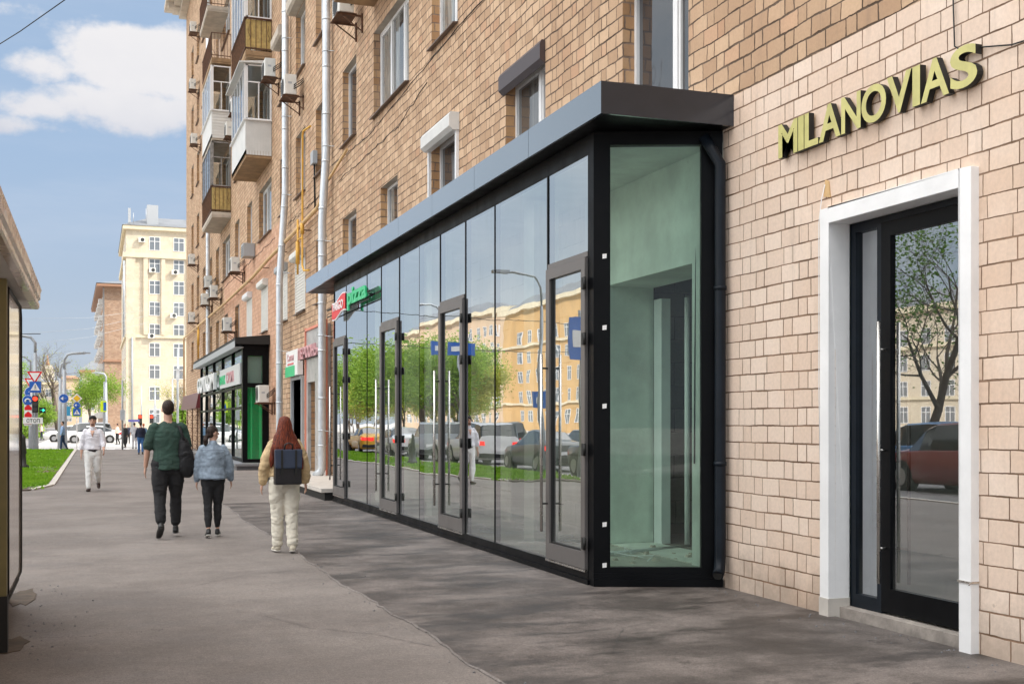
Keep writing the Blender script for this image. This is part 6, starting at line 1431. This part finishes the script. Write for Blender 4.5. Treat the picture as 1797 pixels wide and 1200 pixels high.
for x in (-.085, .085): m_.box(x-.012, x+.012, -.334, -.327, .98, 1.285)
m_.tube([(-.05, -.29, 1.285), (-.045, -.31, 1.35), (0, -.315, 1.37), (.045, -.31, 1.35), (.05, -.29, 1.285)], .010, 6); m_.build('strap', M['blackmatt'], bp)
# man in white
p4, J4, s4, dz4 = person('man in white shirt and white trousers walking toward the camera with one hand in pocket', (-.03, 29.2, 0), R(176), 1.76,
    ((-5, 42, -30, -.02), (8, 3, 3, -.03)), ((12, 8, 38), (10, 2, 6)),
    dict(trousers=white_t, top=white_s, shoes=shoe_b, hair=M['hairk'], sleeve=1.5, sleeve_r=1.22, hem=1.0, loose=1.08, leg_loose=1.12, cuff=.05, cuff_r=.055, belt=pbr('dark_belt', (.02, .012, .015), .4), beltz=.975, waist=.98, wr=.010, hair_style='curly', collar=white_s),
    face=dict(eye=M['blackmatt'], hair=M['hairk'], mouth=pbr('lips', (.4, .15, .12), .5), beard=pbr('stubble', (.18, .10, .075), .8)))
m_ = LMB(); m_.hexa([(-.055, .118, 1.44), (.055, .118, 1.44), (.055, .125, 1.44), (-.055, .125, 1.44), (-.055, .06, 1.46), (.055, .06, 1.46), (.055, .07, 1.46), (-.055, .07, 1.46)])
bmv = LMB(); zc_ = 1.40*s4+dz4.z; i0 = bmv.vs([(-.05, .085, zc_+.05), (.05, .085, zc_+.05), (.0, .137, zc_-.11), (-.02, .137, zc_-.02), (.02, .137, zc_-.02)]); bmv.face((i0, i0+3, i0+2)); bmv.face((i0+1, i0+2, i0+4)); bmv.face((i0, i0+1, i0+4, i0+3)); bmv.face((i0+3, i0+4, i0+2)); bmv.build('open_neck', skin, p4)
# background people
navy = cloth('navy_jacket', (.015, .018, .04)); jeans = cloth('blue_jeans', (.04, .12, .30)); grey_c = cloth('grey_cloth', (.42, .42, .45)); blue_c = cloth('light_blue_shirt', (.25, .38, .60)); orange_c = cloth('ginger_hair', (.45, .12, .04)); pale_c = cloth('pale_cloth', (.62, .48, .40))
bgp = [(247, 797, 0, 'person in navy jacket and blue jeans walking away near the crossing', dict(trousers=jeans, top=navy, jacket=True, hair=M['hairb'], sleeve=1.9), 1.62),
       (110, 790, 90, 'person in light blue shirt and dark trousers standing at the grass edge', dict(trousers=cloth('dark_blue_trousers', (.02, .05, .12)), top=blue_c, hair=M['hairb'], sleeve=1.9), 1.68),
       (236, 784, 0, 'person in grey shirt and shorts with a dark backpack near the poles', dict(trousers=grey_c, top=grey_c, hair=M['hairk'], sleeve=.9), 1.72),
       (219, 782, 150, 'person dressed in black leaning by the grey pole', dict(trousers=black_c, top=black_c, hair=M['hairk'], sleeve=1.9), 1.65),
       (225, 776, 180, 'dark clothed person facing the camera beyond the grey pole', dict(trousers=black_c, top=navy, hair=M['hairb'], sleeve=1.9), 1.6),
       (206, 777, 60, 'person in pale top at the crossing right of the white car', dict(trousers=black_c, top=pale_c, hair=M['hairb'], sleeve=1.9), 1.65),
       (73, 770, 90, 'tiny person in peach top far behind the traffic light', dict(trousers=navy, top=pale_c, hair=M['hairb'], sleeve=1.9), 1.65),
       (252, 784, 0, 'person in blue jacket partly hidden by the navy jacketed walker', dict(trousers=navy, top=cloth('steel_blue', (.10, .2, .32)), hair=orange_c, sleeve=1.9), 1.68)]
for i, (px, py, rz, lab, of, H) in enumerate(bgp):
    k = 1.62/(py-741) if py < 792 else 1.62/(py-741); y = k*(2228.3-.3376*px); x = .9413*(px-165.1)*k
    of.setdefault('shoes', shoe_k); of['wr'] = .006; of['hem'] = .95; of['loose'] = 1.12
    sw_ = 6+4*math.sin(i*2.1)
    person(lab, (x, y, 0 if y < 74 else -.14), R(rz), H, ((sw_, 6, 0, 0), (-sw_, 18, -12, 0)), ((12, 5, 15), (12, -5, 15)), of, vox=.022)
